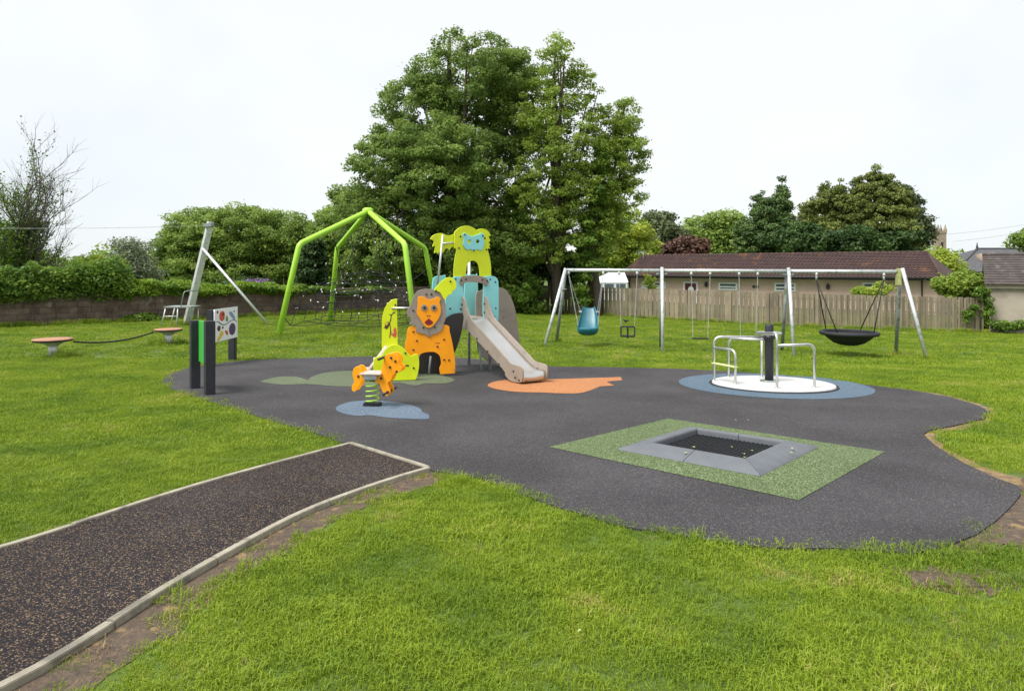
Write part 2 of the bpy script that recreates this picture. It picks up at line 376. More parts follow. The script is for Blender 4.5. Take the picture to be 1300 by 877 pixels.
def edging(line, per=5, w=.052, top=.043, dep=.13):
    q = resample(line, .2); q = [q[0]] + [(a + b + c) / 3 for a, b, c in zip(q, q[1:], q[2:])] + [q[-1]]
    i = 0
    while i < len(q) - 1:
        j = min(i + per + random.randint(-1, 2), len(q) - 1)
        if len(q) - 1 - j < 2: j = len(q) - 1
        b = MB(); v = []; seg = q[i:j + 1]; n = len(seg); dz = random.uniform(-.004, .004); dw = random.uniform(-.004, .004)
        for k, p in enumerate(seg):
            d = (seg[min(k + 1, n - 1)] - seg[max(k - 1, 0)]).normalized(); o = Vector((-d.y, d.x, 0)); p = p + o * dw
            if k == 0: p = p + d * .0025
            if k == n - 1: p = p - d * .0025
            for s_, h in ((-1, -dep), (-1, top), (1, top), (1, -dep)):
                a = p + o * s_ * w / 2; v.append((a.x, a.y, gz(a.x, a.y) + h + (dz if h > 0 else 0)))
        f = [(k * 4 + a, k * 4 + (a + 1) % 4, k * 4 + 4 + (a + 1) % 4, k * 4 + 4 + a) for k in range(n - 1) for a in range(4)]
        f += [(0, 3, 2, 1), (n * 4 - 4, n * 4 - 3, n * 4 - 2, n * 4 - 1)]
        b.add(v, f); b.build('edging', MT['edging'], path, bevel=.004); i = j
edging(PL_); edging(PR_); edging([PL_[-1], PR_[0]], per=8)

# ---------------------------------------------------------------- bare earth beside path and surface
def ragged(pts, d=.08, amp=.035, keep=()):
    q = resample(pts + [pts[0]], d)[:-1]; return [(p.x + random.uniform(-amp, amp), p.y + random.uniform(-amp, amp)) for p in q]
SOIL1 = [PR_[k] for k in range(len(PR_) - 2)] + [(-1.823, 2.671), (-1.764, 2.777), (-1.737, 2.856), (-1.657, 3.144), (-1.618, 3.355), (-1.611, 3.661), (-1.508, 4.007), (-1.364, 4.495), (-1.299, 4.802), (-1.168, 5.118), (-0.908, 5.435), (-0.643, 5.819), (-0.427, 6.044), (-0.308, 5.942)]
SOIL2 = [(4.703, 6.15), (5.571, 6.15), (3.803, 4.199), (3.25, 4.249), (3.217, 4.41), (3.018, 4.275), (2.742, 4.125), (2.708, 4.224), (2.448, 4.161), (2.385, 4.224), (2.853, 4.41), (3.568, 4.955), (4.124, 5.478)]
SOIL3 = [(2.263, 4.007), (2.527, 4.053), (2.781, 3.939), (2.93, 3.832), (2.822, 3.69), (2.562, 3.69), (2.369, 3.73), (2.209, 3.832)]
STRAW1 = [(6.76, 11.492), (7.042, 10.785), (6.961, 9.944), (6.752, 9.348), (6.133, 8.602), (5.454, 8.105), (4.94, 7.833), (4.643, 7.228), (4.487, 6.553), (4.447, 6.097), (4.605, 5.843), (4.421, 5.609), (4.157, 5.609), (4.236, 6.316), (4.416, 7.082), (4.694, 7.747), (5.4, 8.346), (6.292, 8.988), (6.576, 9.474), (6.671, 10.309)]
STRAW2 = [(-3.25, 4.249), (-3.372, 4.41), (-3.255, 4.69), (-3.148, 4.955), (-3.01, 4.738), (-3.1, 4.466)]
STRAW3 = [(2.12, 3.917), (2.398, 4.077), (2.782, 4.077), (3.0, 3.984), (2.793, 3.652), (2.535, 3.652), (2.194, 3.73)]
tag(drape('bare_earth', ragged(SOIL1, .12, .025), .004, MT['soil'], step=.4), 'strip of bare brown earth along the path edging', kind='structure')
tag(drape('bare_earth', ragged(SOIL2, .15, .05), .008, MT['soil'], step=.4), 'trodden brown earth at the right rim of the rubber surface', kind='structure')
tag(drape('bare_earth', ragged(SOIL3, .10, .09), .005, MT['soil'], step=.4), 'small muddy patch in the grass at lower right', kind='structure')
tag(drape('dry_margin', ragged(STRAW1, .12, .04), .0048, MT['straw_soil'], step=.4), 'straw-coloured dry grass rim along the right edge of the rubber', kind='structure')

# ---------------------------------------------------------------- grass: blades scattered over the lawn
def M_grass(name, a, b, dry):
    m = bpy.data.materials.new(name); m.use_nodes = True
    n, l = m.node_tree.nodes, m.node_tree.links; p = n['Principled BSDF']; o = n['Material Output']
    p.inputs['Roughness'].default_value = .5; p.inputs['Specular IOR Level'].default_value = .35
    g = n.new('ShaderNodeNewGeometry'); t = n.new('ShaderNodeTexNoise'); t.inputs['Scale'].default_value = .8; t.inputs['Detail'].default_value = 8; t.inputs['Roughness'].default_value = .72
    l.new(g.outputs['Position'], t.inputs['Vector'])
    at_ = n.new('ShaderNodeAttribute'); at_.attribute_name = 'tint'
    oi = n.new('ShaderNodeObjectInfo')
    ad = n.new('ShaderNodeMath'); ad.operation = 'MULTIPLY_ADD'; ad.inputs[1].default_value = .28; l.new(at_.outputs['Fac'], ad.inputs[0])
    ad2 = n.new('ShaderNodeMath'); ad2.operation = 'MULTIPLY_ADD'; ad2.inputs[1].default_value = .16; l.new(oi.outputs['Random'], ad2.inputs[0])
    mr = n.new('ShaderNodeMapRange'); mr.inputs['From Min'].default_value = .32; mr.inputs['From Max'].default_value = .68; mr.inputs['To Max'].default_value = .74
    l.new(t.outputs['Fac'], mr.inputs['Value']); l.new(mr.outputs['Result'], ad2.inputs[2]); l.new(ad2.outputs[0], ad.inputs[2])
    r = n.new('ShaderNodeValToRGB'); l.new(ad.outputs[0], r.inputs['Fac'])
    r.color_ramp.elements[0].position = .08; r.color_ramp.elements[0].color = (*a, 1)
    r.color_ramp.elements[1].position = .82; r.color_ramp.elements[1].color = (*b, 1)
    e = r.color_ramp.elements.new(.95); e.color = (*dry, 1)
    l.new(r.outputs['Color'], p.inputs['Base Color'])
    tr = n.new('ShaderNodeBsdfTranslucent'); l.new(r.outputs['Color'], tr.inputs['Color'])
    ms = n.new('ShaderNodeMixShader'); ms.inputs[0].default_value = .35
    l.new(p.outputs['BSDF'], ms.inputs[1]); l.new(tr.outputs['BSDF'], ms.inputs[2]); l.new(ms.outputs['Shader'], o.inputs['Surface'])
    return m
GRASS = M_grass('grass', (.080, .172, .012), (.305, .400, .025), (.46, .38, .13))
DRY = M_grass('dry_grass', (.30, .20, .075), (.46, .33, .15), (.5, .4, .2))

def blade_patch(name, size, count, hmin, hmax, width, lean, mat, droop=.5):
    r = RNG; v = []; f = []; tint = []
    for i in range(count):
        x, y = (r.random(2) - .5) * size; a = r.random() * 2 * math.pi; h = hmin + (hmax - hmin) * r.random() ** 1.4
        ln = lean * (r.random() ** .7) * h; dx, dy = math.cos(a), math.sin(a); w = width * (.6 + .8 * r.random()) / 2
        b = a + math.pi / 2 + (r.random() - .5); wx, wy = math.cos(b) * w, math.sin(b) * w
        k = len(v); m = .42
        v += [(x - wx, y - wy, -.006), (x + wx, y + wy, -.006),
              (x + dx * ln * m * .7 + wx * .8, y + dy * ln * m * .7 + wy * .8, h * .62), (x + dx * ln * m * .7 - wx * .8, y + dy * ln * m * .7 - wy * .8, h * .62),
              (x + dx * ln, y + dy * ln, h * (1 - droop * .35 * ln / max(h, .01)))]
        f += [(k, k + 1, k + 2, k + 3), (k + 3, k + 2, k + 4)]; q = r.random(); tint += [q, q]
    me = bpy.data.meshes.new(name); me.from_pydata(v, [], f); me.update()
    a = me.attributes.new('tint', 'FLOAT', 'FACE'); a.data.foreach_set('value', tint)
    me.materials.append(mat); return me
def patch_set(name, meshes):
    c = bpy.data.collections.new(name)
    for i, m in enumerate(meshes):
        o = bpy.data.objects.new('%s_%d' % (name, i), m); c.objects.link(o)
    return c
def scatter_group(c):
    ng = bpy.data.node_groups.new('scatter_' + c.name, 'GeometryNodeTree')
    ng.interface.new_socket(name='Geometry', in_out='INPUT', socket_type='NodeSocketGeometry')
    ng.interface.new_socket(name='Geometry', in_out='OUTPUT', socket_type='NodeSocketGeometry')
    n, l = ng.nodes, ng.links
    gi = n.new('NodeGroupInput'); go = n.new('NodeGroupOutput'); ip = n.new('GeometryNodeInstanceOnPoints')
    ci = n.new('GeometryNodeCollectionInfo'); ci.inputs['Collection'].default_value = c
    ci.inputs['Separate Children'].default_value = True; ci.inputs['Reset Children'].default_value = True
    def na(nm, t):
        a = n.new('GeometryNodeInputNamedAttribute'); a.data_type = t; a.inputs['Name'].default_value = nm; return a.outputs['Attribute']
    ip.inputs['Pick Instance'].default_value = True
    l.new(gi.outputs[0], ip.inputs['Points']); l.new(ci.outputs[0], ip.inputs['Instance'])
    l.new(na('idx', 'INT'), ip.inputs['Instance Index']); l.new(na('rot', 'FLOAT_VECTOR'), ip.inputs['Rotation']); l.new(na('scl', 'FLOAT_VECTOR'), ip.inputs['Scale'])
    l.new(ip.outputs[0], go.inputs[0]); return ng
def scatter(name, P, scl, c, label, cat, h=0.0, zs=None):
    n = len(P); z = gz_np(P) + h if zs is None else zs
    me = bpy.data.meshes.new(name); me.vertices.add(n)
    me.vertices.foreach_set('co', np.column_stack([P, z]).astype(np.float32).ravel())
    a = me.attributes.new('idx', 'INT', 'POINT'); a.data.foreach_set('value', RNG.integers(0, len(c.objects), n).astype(np.int32))
    rot = np.zeros((n, 3), np.float32); rot[:, 2] = RNG.random(n) * 6.283; rot[:, 0] = (RNG.random(n) - .5) * .15; rot[:, 1] = (RNG.random(n) - .5) * .15
    a = me.attributes.new('rot', 'FLOAT_VECTOR', 'POINT'); a.data.foreach_set('vector', rot.ravel())
    s3 = np.repeat(np.asarray(scl, np.float32).reshape(-1, 1) * np.ones((n, 1), np.float32), 3, axis=1)
    a = me.attributes.new('scl', 'FLOAT_VECTOR', 'POINT'); a.data.foreach_set('vector', s3.ravel())
    o = link(name, me, None); md = o.modifiers.new('scatter', 'NODES'); md.node_group = scatter_group(c)
    return tag(o, label, cat, kind='stuff')

def grid_pts(x0, x1, y0, y1, d):
    X, Y = np.meshgrid(np.arange(x0, x1, d), np.arange(y0, y1, d)); P = np.column_stack([X.ravel(), Y.ravel()])
    return P + (RNG.random(P.shape) - .5) * d * 1.1
def keep_lawn(P, m_surf, m_path, m_soil, side=1.35, pad=1.5):
    """points on the lawn that could be seen: off the rubber, the path and the bare earth"""
    k = np.abs(P[:, 0]) < P[:, 1] * .80 * side * .8 + pad
    P = P[k]
    ds = edge_dist(P, SURF); ins = inside(P, SURF); dp = edge_dist(P, PATH); inp = inside(P, PATH)
    k = (np.where(ins, -ds, ds) > m_surf) & ~(inp | (dp < m_path))
    for S, ms in ((SOIL1, m_soil), (SOIL2, m_soil), (SOIL3, -.04)):
        i = inside(P, S); d = edge_dist(P, S); sd_ = np.where(i, -d, d); k &= sd_ > ms + (RNG.random(len(P)) - .65) * .20
    i = inside(P, STRAW1) | (edge_dist(P, STRAW1) < .05); k &= ~i | (RNG.random(len(P)) < .07)
    i = inside(P, STRAW3); k &= ~i | (RNG.random(len(P)) < .20)
    return P[k]
near_c = patch_set('near_turf', [blade_patch('turf', .20, 240, .008, .034, .0034, 1.25, GRASS) for _ in range(5)] + [blade_patch('turf', .15, 150, .018, .052, .0036, 1.35, GRASS), blade_patch('turf', .22, 110, .006, .022, .0055, 1.9, GRASS, .8)])
mid_c = patch_set('mid_turf', [blade_patch('turf', .30, 150, .012, .042, .0068, .9, GRASS) for _ in range(4)])
far_c = patch_set('far_turf', [blade_patch('turf', .62, 150, .016, .050, .016, .8, GRASS) for _ in range(4)])
tall_c = patch_set('tall_turf', [blade_patch('turf', .26, 70, .08, .26, .008, .9, GRASS) for _ in range(3)])
dry_c = patch_set('dry_turf', [blade_patch('turf', .20, 28, .01, .045, .0035, 2.2, DRY, 1.0) for _ in range(3)])
A = keep_lawn(grid_pts(-7, 8, 2.0, 7.2, .082), -.015, .05, .02)
B = keep_lawn(grid_pts(-15, 16, 7.2, 16, .145), -.015, .06, .05)
C = keep_lawn(grid_pts(-34, 34, 16, 42, .36), .16, .1, .1)
def clumpy(P, lo, hi):
    s = np.sin(P[:, 0] * 3.1 + 1.3 * np.sin(P[:, 1] * 2.3)) * np.sin(P[:, 1] * 3.7 + 1.1 * np.sin(P[:, 0] * 1.9))
    return lo + (hi - lo) * np.clip(.5 + .35 * s + (RNG.random(len(P)) - .5) * .7, 0, 1)
near_edge = lambda P: 1 + .25 * (edge_dist(P, SURF) < .12) * (P[:, 0] < 3.2)
scatter('lawn_grass', A, clumpy(A, .55, 1.45) * near_edge(A), near_c, 'short green lawn grass in the foreground', 'grass')
scatter('lawn_grass', B, clumpy(B, .75, 1.3), mid_c, 'mown green grass around the middle of the playground', 'grass')
scatter('lawn_grass', C, clumpy(C, .7, 1.25), far_c, 'bright mown grass beyond the rubber surface', 'grass')
D = np.concatenate([grid_pts(-6, 8, 2, 9, .14)]);
kd = np.zeros(len(D), bool)
for S, pr in ((SOIL1, .40), (SOIL2, .35), (SOIL3, .6), (STRAW1, .95), (STRAW2, .9), (STRAW3, .8)): kd |= inside(D, S) & (RNG.random(len(D)) < pr)
kd |= (RNG.random(len(D)) < .035) & ~inside(D, SURF)
kd &= ~inside(D, PATH)
scatter('dry_grass', D[kd], .9, dry_c, 'dry straw-coloured grass scraps on the bare rims', 'grass')

# ================================================================ play equipment
BK = MT['bolt_black']
# ---------------------------------------------------------------- animal climbing tower with slide
T0 = V(-1.3, 13.4)
tower = thing('climbing_tower', T0, 'animal-shaped climbing tower with orange lion panel, blue walls and steel slide', 'play tower')
FL = frame(*(-1.357, 13.05, 12)); FLow = frame(*(-1.818, 12.42, 12)); FA = frame(*(-2.2, 13.0, 12)); FT = frame(*(-0.98, 13.74, 34))
def bolts(fr, pts, off, parent):
    for p in pts: bolt(fr, p[0], p[1], off, parent, BK, .019)
# lion
lb = panel('lion_body', [(-0.597, 0.527), (0.059, 0.54), (0.145, 0.391), (0.207, 0.119), (0.249, -0.177), (0.249, -0.411, 1), (-0.044, -0.421, 1), (-0.059, -0.303), (-0.027, -0.218), (-0.051, -0.071), (-0.137, 0.005), (-0.246, 0.02), (-0.368, 0.004), (-0.44, -0.036), (-0.477, -0.083, 1), (-0.477, -0.351, 1), (-0.712, -0.343, 1), (-0.722, 0.141), (-0.693, 0.286)], FL, MT['orange'], tower)
bolts(FL, [(-0.561, 0.417), (-0.496, 0.245), (-0.561, 0.07), (0.03, 0.253), (-0.098, 0.121), (0.034, -0.139), (0.128, -0.149)], .011, lb)
panel('maker_mark', [(-0.142, 0.193, 1), (-0.049, 0.191, 1), (-0.049, 0.181, 1), (-0.142, 0.184, 1)], FL, MT['print_dark'], lb, .003, .0125, bevel=.0005, smooth=0)
mane = panel('lion_mane', [(-0.693, 0.807), (-0.621, 0.916), (-0.585, 1.037), (-0.525, 1.157), (-0.428, 1.225), (-0.283, 1.241), (-0.137, 1.223), (-0.027, 1.154), (0.034, 1.043), (0.064, 0.907), (0.064, 0.687), (0.022, 0.552), (-0.015, 0.443), (-0.112, 0.371), (-0.186, 0.361), (-0.264, 0.301, 1), (-0.332, 0.364), (-0.453, 0.39), (-0.513, 0.428), (-0.525, 0.526), (-0.645, 0.564, 1), (-0.609, 0.661), (-0.681, 0.747)], FL, MT['taupe'], tower, .02, .023)
panel('groove', [(-0.266, 0.46, 1), (-0.259, 0.46, 1), (-0.259, 0.321, 1), (-0.266, 0.321, 1)], FL, MT['print_dark'], mane, .003, .034, bevel=.0005, smooth=0)
bolts(FL, [(-0.315, 1.139), (-0.217, 1.138), (-0.564, 0.827), (-0.373, 0.498), (-0.151, 0.504)], .033, mane)
face = panel('lion_face', [(-0.477, 1.06), (-0.44, 1.096), (-0.356, 1.088), (-0.271, 1.033), (-0.161, 1.057), (-0.088, 1.093), (-0.039, 1.043), (-0.059, 0.982), (-0.034, 0.86), (-0.044, 0.737), (-0.112, 0.616), (-0.21, 0.508), (-0.283, 0.492), (-0.356, 0.535), (-0.44, 0.67), (-0.496, 0.768), (-0.482, 0.914)], FL, MT['orange'], tower, .02, .0435)
for e in [(-0.356, 0.881), (-0.173, 0.879)]:
    panel('eye', circle(e[0], e[1], .062), FL, MT['taupe'], face, .014, .0605, smooth=0, bevel=.002)
    panel('pupil', circle(e[0] + .004, e[1] - .002, .028), FL, BK, face, .01, .0725, smooth=0, bevel=.002)
panel('mouth', [(-0.348, 0.603), (-0.312, 0.639), (-0.271, 0.675, 1), (-0.227, 0.637), (-0.188, 0.6), (-0.222, 0.557), (-0.273, 0.543), (-0.322, 0.563)], FL, MT['deep_red'], face, .006, .0565, bevel=.001)
for e in [(-0.295, 0.721), (-0.251, 0.721)]: panel('nostril', circle(e[0], e[1], .014, 10), FL, MT['deep_red'], face, .004, .0555, smooth=0, bevel=.0008)
# lower lime panels and the stair between them
lp = panel('stair_side_panel', [(-0.743, -0.418, 1), (-0.736, -0.084), (-0.713, -0.003), (-0.633, 0.031), (-0.58, 0.057), (-0.526, 0.146), (-0.437, 0.217), (-0.329, 0.233), (-0.221, 0.193), (-0.149, 0.118), (-0.058, 0.025), (0.033, 0.059), (0.078, 0.021), (0.096, -0.127), (0.078, -0.273), (0.042, -0.4), (-0.022, -0.425), (-0.419, -0.421)], FLow, MT['lime'], tower)
bolts(FLow, [(-0.161, 0.077), (-0.007, -0.204)], .011, lp)
panel('maker_mark', [(-0.189, -0.14, 1), (-0.095, -0.146, 1), (-0.095, -0.172, 1), (-0.189, -0.166, 1)], FLow, MT['print_dark'], lp, .003, .0125, bevel=.0005, smooth=0)
ap = panel('arched_panel', [(-0.317, -0.403, 1), (-0.32, 0.499), (-0.31, 0.707), (-0.269, 0.86), (-0.201, 0.97), (-0.119, 1.032), (-0.033, 1.052, 1), (-0.011, -0.413, 1)], FA, MT['lime'], tower)
bolts(FA, [(-0.064, 0.931), (-0.228, 0.085)], .011, ap)
panel('branch_print', [(-0.077, 0.797), (-0.07, 0.778), (-0.108, 0.76), (-0.135, 0.719), (-0.146, 0.635), (-0.167, 0.58), (-0.153, 0.496), (-0.146, 0.413), (-0.167, 0.302), (-0.182, 0.305), (-0.162, 0.413), (-0.171, 0.524), (-0.179, 0.594), (-0.162, 0.657), (-0.153, 0.726), (-0.19, 0.747), (-0.19, 0.761), (-0.146, 0.744), (-0.112, 0.781)], FA, MT['print_dark'], ap, .003, .0125, bevel=.0005, smooth=2)
panel('bird_print', [(-0.262, 0.582), (-0.221, 0.609), (-0.18, 0.594), (-0.176, 0.538), (-0.214, 0.477), (-0.239, 0.463), (-0.269, 0.491), (-0.29, 0.492), (-0.262, 0.526)], FA, MT['brown_print'], ap, .003, .0125, bevel=.0005, smooth=3)
panel('bird_print', [(-0.07, 0.509), (-0.05, 0.466), (-0.039, 0.369), (-0.064, 0.292), (-0.098, 0.314), (-0.139, 0.35), (-0.143, 0.406), (-0.119, 0.447), (-0.091, 0.467)], FA, MT['print_red'], ap, .003, .0125, bevel=.0005, smooth=3)
panel('bird_head_print', [(-0.132, 0.433), (-0.102, 0.447), (-0.088, 0.411), (-0.108, 0.37), (-0.135, 0.385)], FA, MT['print_yellow'], ap, .003, .0152, bevel=.0005, smooth=3)
panel('bird_head_print', [(-0.253, 0.588), (-0.214, 0.602), (-0.203, 0.567), (-0.235, 0.54), (-0.258, 0.557)], FA, MT['print_yellow'], ap, .003, .0152, bevel=.0005, smooth=3)
for k in range(3):                                   # treads climbing to the right between the two panels
    s = Vector((-2.72 + .26 * k, 12.55 + .055 * k)); n_ = Vector((-.208, .978)); zt = gz(-2.3, 12.7) + .16 + .185 * k
    MB().box((s.x + n_.x * .29, s.y + n_.y * .29, zt), (.29, .50, .045), R(12)).build('tread', MT['tread'], tower, .008)
MB().tube([(-2.33, 12.95, .87), (-1.75, 13.10, .87)], .017).build('handrail', MT['steel'], tower)
MB().tube([(-2.791, 12.62, -0.429), (-2.361, 12.7, 0.156)], [.05, .05], 4).build('stair_string', MT['tread'], tower)
for p in [(-1.824, 12.4, -0.48), (-1.348, 13.02, -0.494), (-0.782, 13.3, -0.509)][:2]:
    MB().tube([(p[0], p[1] + .08, gz(p[0], p[1]) - .05), (p[0], p[1] + .08, gz(p[0], p[1]) + .22)], .02).build('foot', MT['galvanised'], tower)
# square tower behind: posts, deck, blue walls
u = Vector((math.cos(R(34)), math.sin(R(34)), 0)); nb = Vector((-math.sin(R(34)), math.cos(R(34)), 0)); O = Vector((-.98, 13.74, 0))
def tp(s, d, z): q = O + u * s + nb * d; return Vector((q.x, q.y, z))
PS = [(-.36, .06), (.66, .06), (-.10, 1.0), (.70, 1.0)]
for s, d in PS:
    a = tp(s, d, 0); MB().tube([(a.x, a.y, gz(a.x, a.y) - .1), (a.x, a.y, 2.1 if s > .68 else 1.36)], .033).build('post', MT['galvanised'], tower)
mid = tp(.15, .53, .575)
MB().box(mid, (1.06, 1.0, .05), R(34)).build('deck', MT['taupe'], tower, .006)
BF = lambda d: FT @ Matrix.Translation((0, 0, -d))
bl = panel('blue_wall', [(-0.427, 0.49), (-0.427, 1.142), (-0.355, 1.379), (-0.228, 1.466), (-0.081, 1.465), (-0.026, 1.392), (-0.026, 0.617), (-0.063, 0.441), (-0.246, 0.442)], FT, MT['sky_blue'], tower)
bolts(FT, [(-0.206, 1.421), (-0.336, 0.824), (-0.088, 0.808), (-0.305, 0.647), (-0.085, 0.663), (-0.153, 0.517)], .011, bl)
br = panel('blue_wall', [(0.457, 0.613), (0.457, 1.321), (0.467, 1.461), (0.681, 1.476), (0.8, 1.416), (0.833, 1.249), (0.827, 0.547), (0.76, 0.458), (0.603, 0.54)], FT, MT['sky_blue'], tower)
bolts(FT, [(0.622, 1.41), (0.75, 1.35), (0.76, 0.8), (0.72, 0.618)], .011, br)
panel('blue_wall', [(-0.239, 0.769), (-0.239, 1.345), (-0.163, 1.463), (0.009, 1.479), (0.086, 1.427), (0.086, 0.758)], BF(.95), MT['sky_blue'], tower)
panel('blue_wall', [(0.56, 0.393), (0.56, 1.423), (0.641, 1.492), (0.824, 1.491), (0.886, 1.42), (0.886, 0.377)], BF(.95), MT['sky_blue'], tower)
my = panel('monkey_panel', [(-0.242, 1.431, 1), (-0.233, 1.668), (-0.206, 1.869), (-0.175, 2.016), (-0.227, 2.061), (-0.217, 2.216), (-0.227, 2.344), (-0.175, 2.419), (-0.07, 2.486), (0.057, 2.515), (0.186, 2.495), (0.305, 2.434, 1), (0.403, 2.465), (0.502, 2.459), (0.591, 2.415), (0.662, 2.328, 1), (0.597, 2.311, 1), (0.642, 2.217, 1), (0.597, 2.188, 1), (0.642, 2.123, 1), (0.606, 2.1, 1), (0.642, 2.051, 1), (0.58, 2.043), (0.613, 1.915), (0.658, 1.707), (0.664, 1.423, 1), (0.386, 1.425, 1), (0.377, 1.594), (0.338, 1.725), (0.272, 1.784), (0.207, 1.799), (0.132, 1.771), (0.074, 1.687), (0.047, 1.558), (0.036, 1.429, 1)], FT, MT['lime'], tower, .022, -.024)
bolts(FT, [(-0.082, 2.289), (-0.118, 2.05), (0.502, 2.271), (0.542, 2.031)], -.013, my)
eyes = [(0.117, 2.191), (0.316, 2.195)]
mk = panel('monkey_mask', [(-0.038, 2.331), (0.015, 2.36), (0.121, 2.313), (0.207, 2.301), (0.316, 2.335), (0.425, 2.372), (0.48, 2.327), (0.458, 2.242), (0.491, 2.177), (0.429, 2.016, 1), (0.359, 2.02), (0.294, 2.038), (0.229, 1.989), (0.186, 2.007), (0.143, 2.036), (0.079, 2.016), (0.015, 2.056), (-0.032, 2.129), (-0.017, 2.24)], FT, MT['sky_blue'], tower, .02, -.003, holes=[circle(e[0], e[1], .045, 16) for e in eyes])
bolts(FT, [(0.008, 2.329), (0.44, 2.316), (0.223, 2.015)], .007, mk)
panel('pupil', circle(eyes[1][0] + .012, eyes[1][1], .03, 12), FT, BK, mk, .006, -.009, smooth=0, bevel=.001)
lf = panel('leaf_panel', [(-0.747, 2.222, 1), (-0.687, 2.295), (-0.586, 2.337), (-0.485, 2.346), (-0.382, 2.312), (-0.3, 2.306), (-0.206, 2.335, 1), (-0.192, 2.056, 1), (-0.254, 2.07), (-0.31, 1.996, 1), (-0.382, 2.049), (-0.454, 1.954, 1), (-0.515, 1.966), (-0.586, 1.934, 1), (-0.616, 1.956), (-0.661, 1.937, 1), (-0.636, 2.081), (-0.701, 2.067, 1), (-0.667, 2.179)], FT, MT['lime'], tower, .02, -.07)
le = panel('leaf_panel', [(-0.166, 1.208), (-0.088, 1.325), (0.034, 1.435), (0.157, 1.467), (0.244, 1.397), (0.269, 1.287), (0.231, 1.213, 1), (0.194, 1.201), (0.182, 1.145, 1), (0.133, 1.128), (0.096, 1.103), (0.042, 1.018, 1), (0.005, 1.075), (-0.059, 1.178)], FL, MT['lime'], tower, .02, .045)
bolts(FL, [(0.15, 1.386), (-0.132, 1.203)], .055, le)
arch_b = panel('bridge_bar', [(-0.122, 1.412), (-0.08, 1.47), (0.015, 1.48), (0.207, 1.492), (0.403, 1.472), (0.535, 1.424), (0.573, 1.329), (0.509, 1.264), (0.425, 1.322), (0.207, 1.353), (0.015, 1.346), (-0.059, 1.279), (-0.116, 1.329)], FT, MT['taupe'], tower, .022, .023)
bolts(FT, [(-0.087, 1.393), (0.021, 1.416), (0.419, 1.403), (0.529, 1.377)], .034, arch_b)
pm = [(-0.597, 1.303), (-0.472, 2.316), (-0.228, 2.154)]
w3 = lambda q, d=0: FT @ Vector((q[0], q[1], d))
MB().tube([w3(pm[0], -.03), w3(pm[1], -.045)], .021).build('pole', MT['galvanised'], tower)
qb = [(-0.481, 2.141), (-0.228, 2.162)]
MB().tube([w3(qb[0], -.03), w3(qb[1], -.03)], .016).build('pole', MT['galvanised'], tower)
# big taupe fin at the right and the dark climbing panel at the left
FB = (-1.039, 14.364, 34)
panel('taupe_fin', [(0.304, 1.0), (0.424, 1.152), (0.874, 1.213), (1.126, 1.121), (1.318, 0.762), (1.425, 0.223), (1.49, -0.317), (1.501, -0.64), (1.253, -0.672), (0.832, -0.496), (0.545, -0.352), (0.344, -0.063)], frame(*FB), MT['taupe'], tower, .025)
panel('dark_climbing_panel', [(-0.396, -0.476), (-0.365, -0.039), (-0.147, 0.316), (0.167, 0.672), (0.469, 0.731), (0.469, 0.478), (0.405, 0.194), (0.31, -0.041), (0.136, -0.273), (-0.022, -0.488)], frame(*(-1.457, 13.37, 12)), MT['dark_panel'], tower, .03)
MB().tube([(-1.646, 13.2, -0.493), (-1.606, 13.25, -0.096)], .022).build('post', MT['dark_steel'], tower)
MB().tube([(-0.615, 13.75, -0.566), (-0.663, 13.75, 0.065)], .024).build('post', MT['dark_steel'], tower)
# slide
FS = frame(-.80, 13.86, -56); SB = gz(-.4, 12.8)
bed = [(0, .60), (.10, .60), (.20, .57), (.32, .50)] + [(.32 + 1.33 * k / 6, .50 - .68 * k / 6) for k in range(1, 6)] + [(1.65, -.18), (1.80, -.232), (1.95, -.252), (2.12, -.258)]
top = [(s, z + .16) for s, z in bed]
prof = [(-.02, .40, 1), (-.02, 1.02), (.06, 1.04), (.14, .99), (.24, .80), (.40, .625)] + [(s, z + .165) for s, z in bed[5:10]] + [(1.80, -.09), (1.98, -.105), (2.12, -.115), (2.19, -.17), (2.18, -.32), (2.10, -.40), (1.80, -.41), (1.62, -.33), (1.5, -.21)] + [(.35, .34), (.15, .40)]
slide_p = None
for d in (-.27, .27):
    sp_ = panel('slide_side', prof, FS, MT['taupe'], tower, .024, d)
    for s_, z_ in ((.62, .26), (1.02, .05), (1.42, -.15), (1.90, -.22), (1.95, -.33), (2.08, -.36), (.03, .90), (.03, .72)):
        bolt(FS, s_, z_, d + .012, sp_, BK, .019)
v = []; W_ = 9
for s_, z_ in bed:
    for k in range(W_):
        t = k / (W_ - 1) * 2 - 1; v.append(FS @ Vector((s_, z_ + .045 * t * t - .01, t * .256)))
v += [FS @ Vector((2.155, -.275, (k / (W_ - 1) * 2 - 1) * .256)) for k in range(W_)] + [FS @ Vector((2.15, -.395, (k / (W_ - 1) * 2 - 1) * .256)) for k in range(W_)]
f = [(i * W_ + k, i * W_ + k + 1, (i + 1) * W_ + k + 1, (i + 1) * W_ + k) for i in range(len(bed) + 1) for k in range(W_ - 1)]
b = MB().add(v, f, True); o = b.build('slide_bed', MT['slide_steel'], tower); md = o.modifiers.new('thick', 'SOLIDIFY'); md.thickness = .006
MB().tube([FS @ Vector((1.98, -.36, .12)), FS @ Vector((1.98, SB - .1, .12))], .02).build('foot', MT['galvanised'], tower)
MB().tube([FS @ Vector((1.2, -.05, -.15)), FS @ Vector((1.2, SB - .1, -.15))], .02).build('foot', MT['galvanised'], tower)

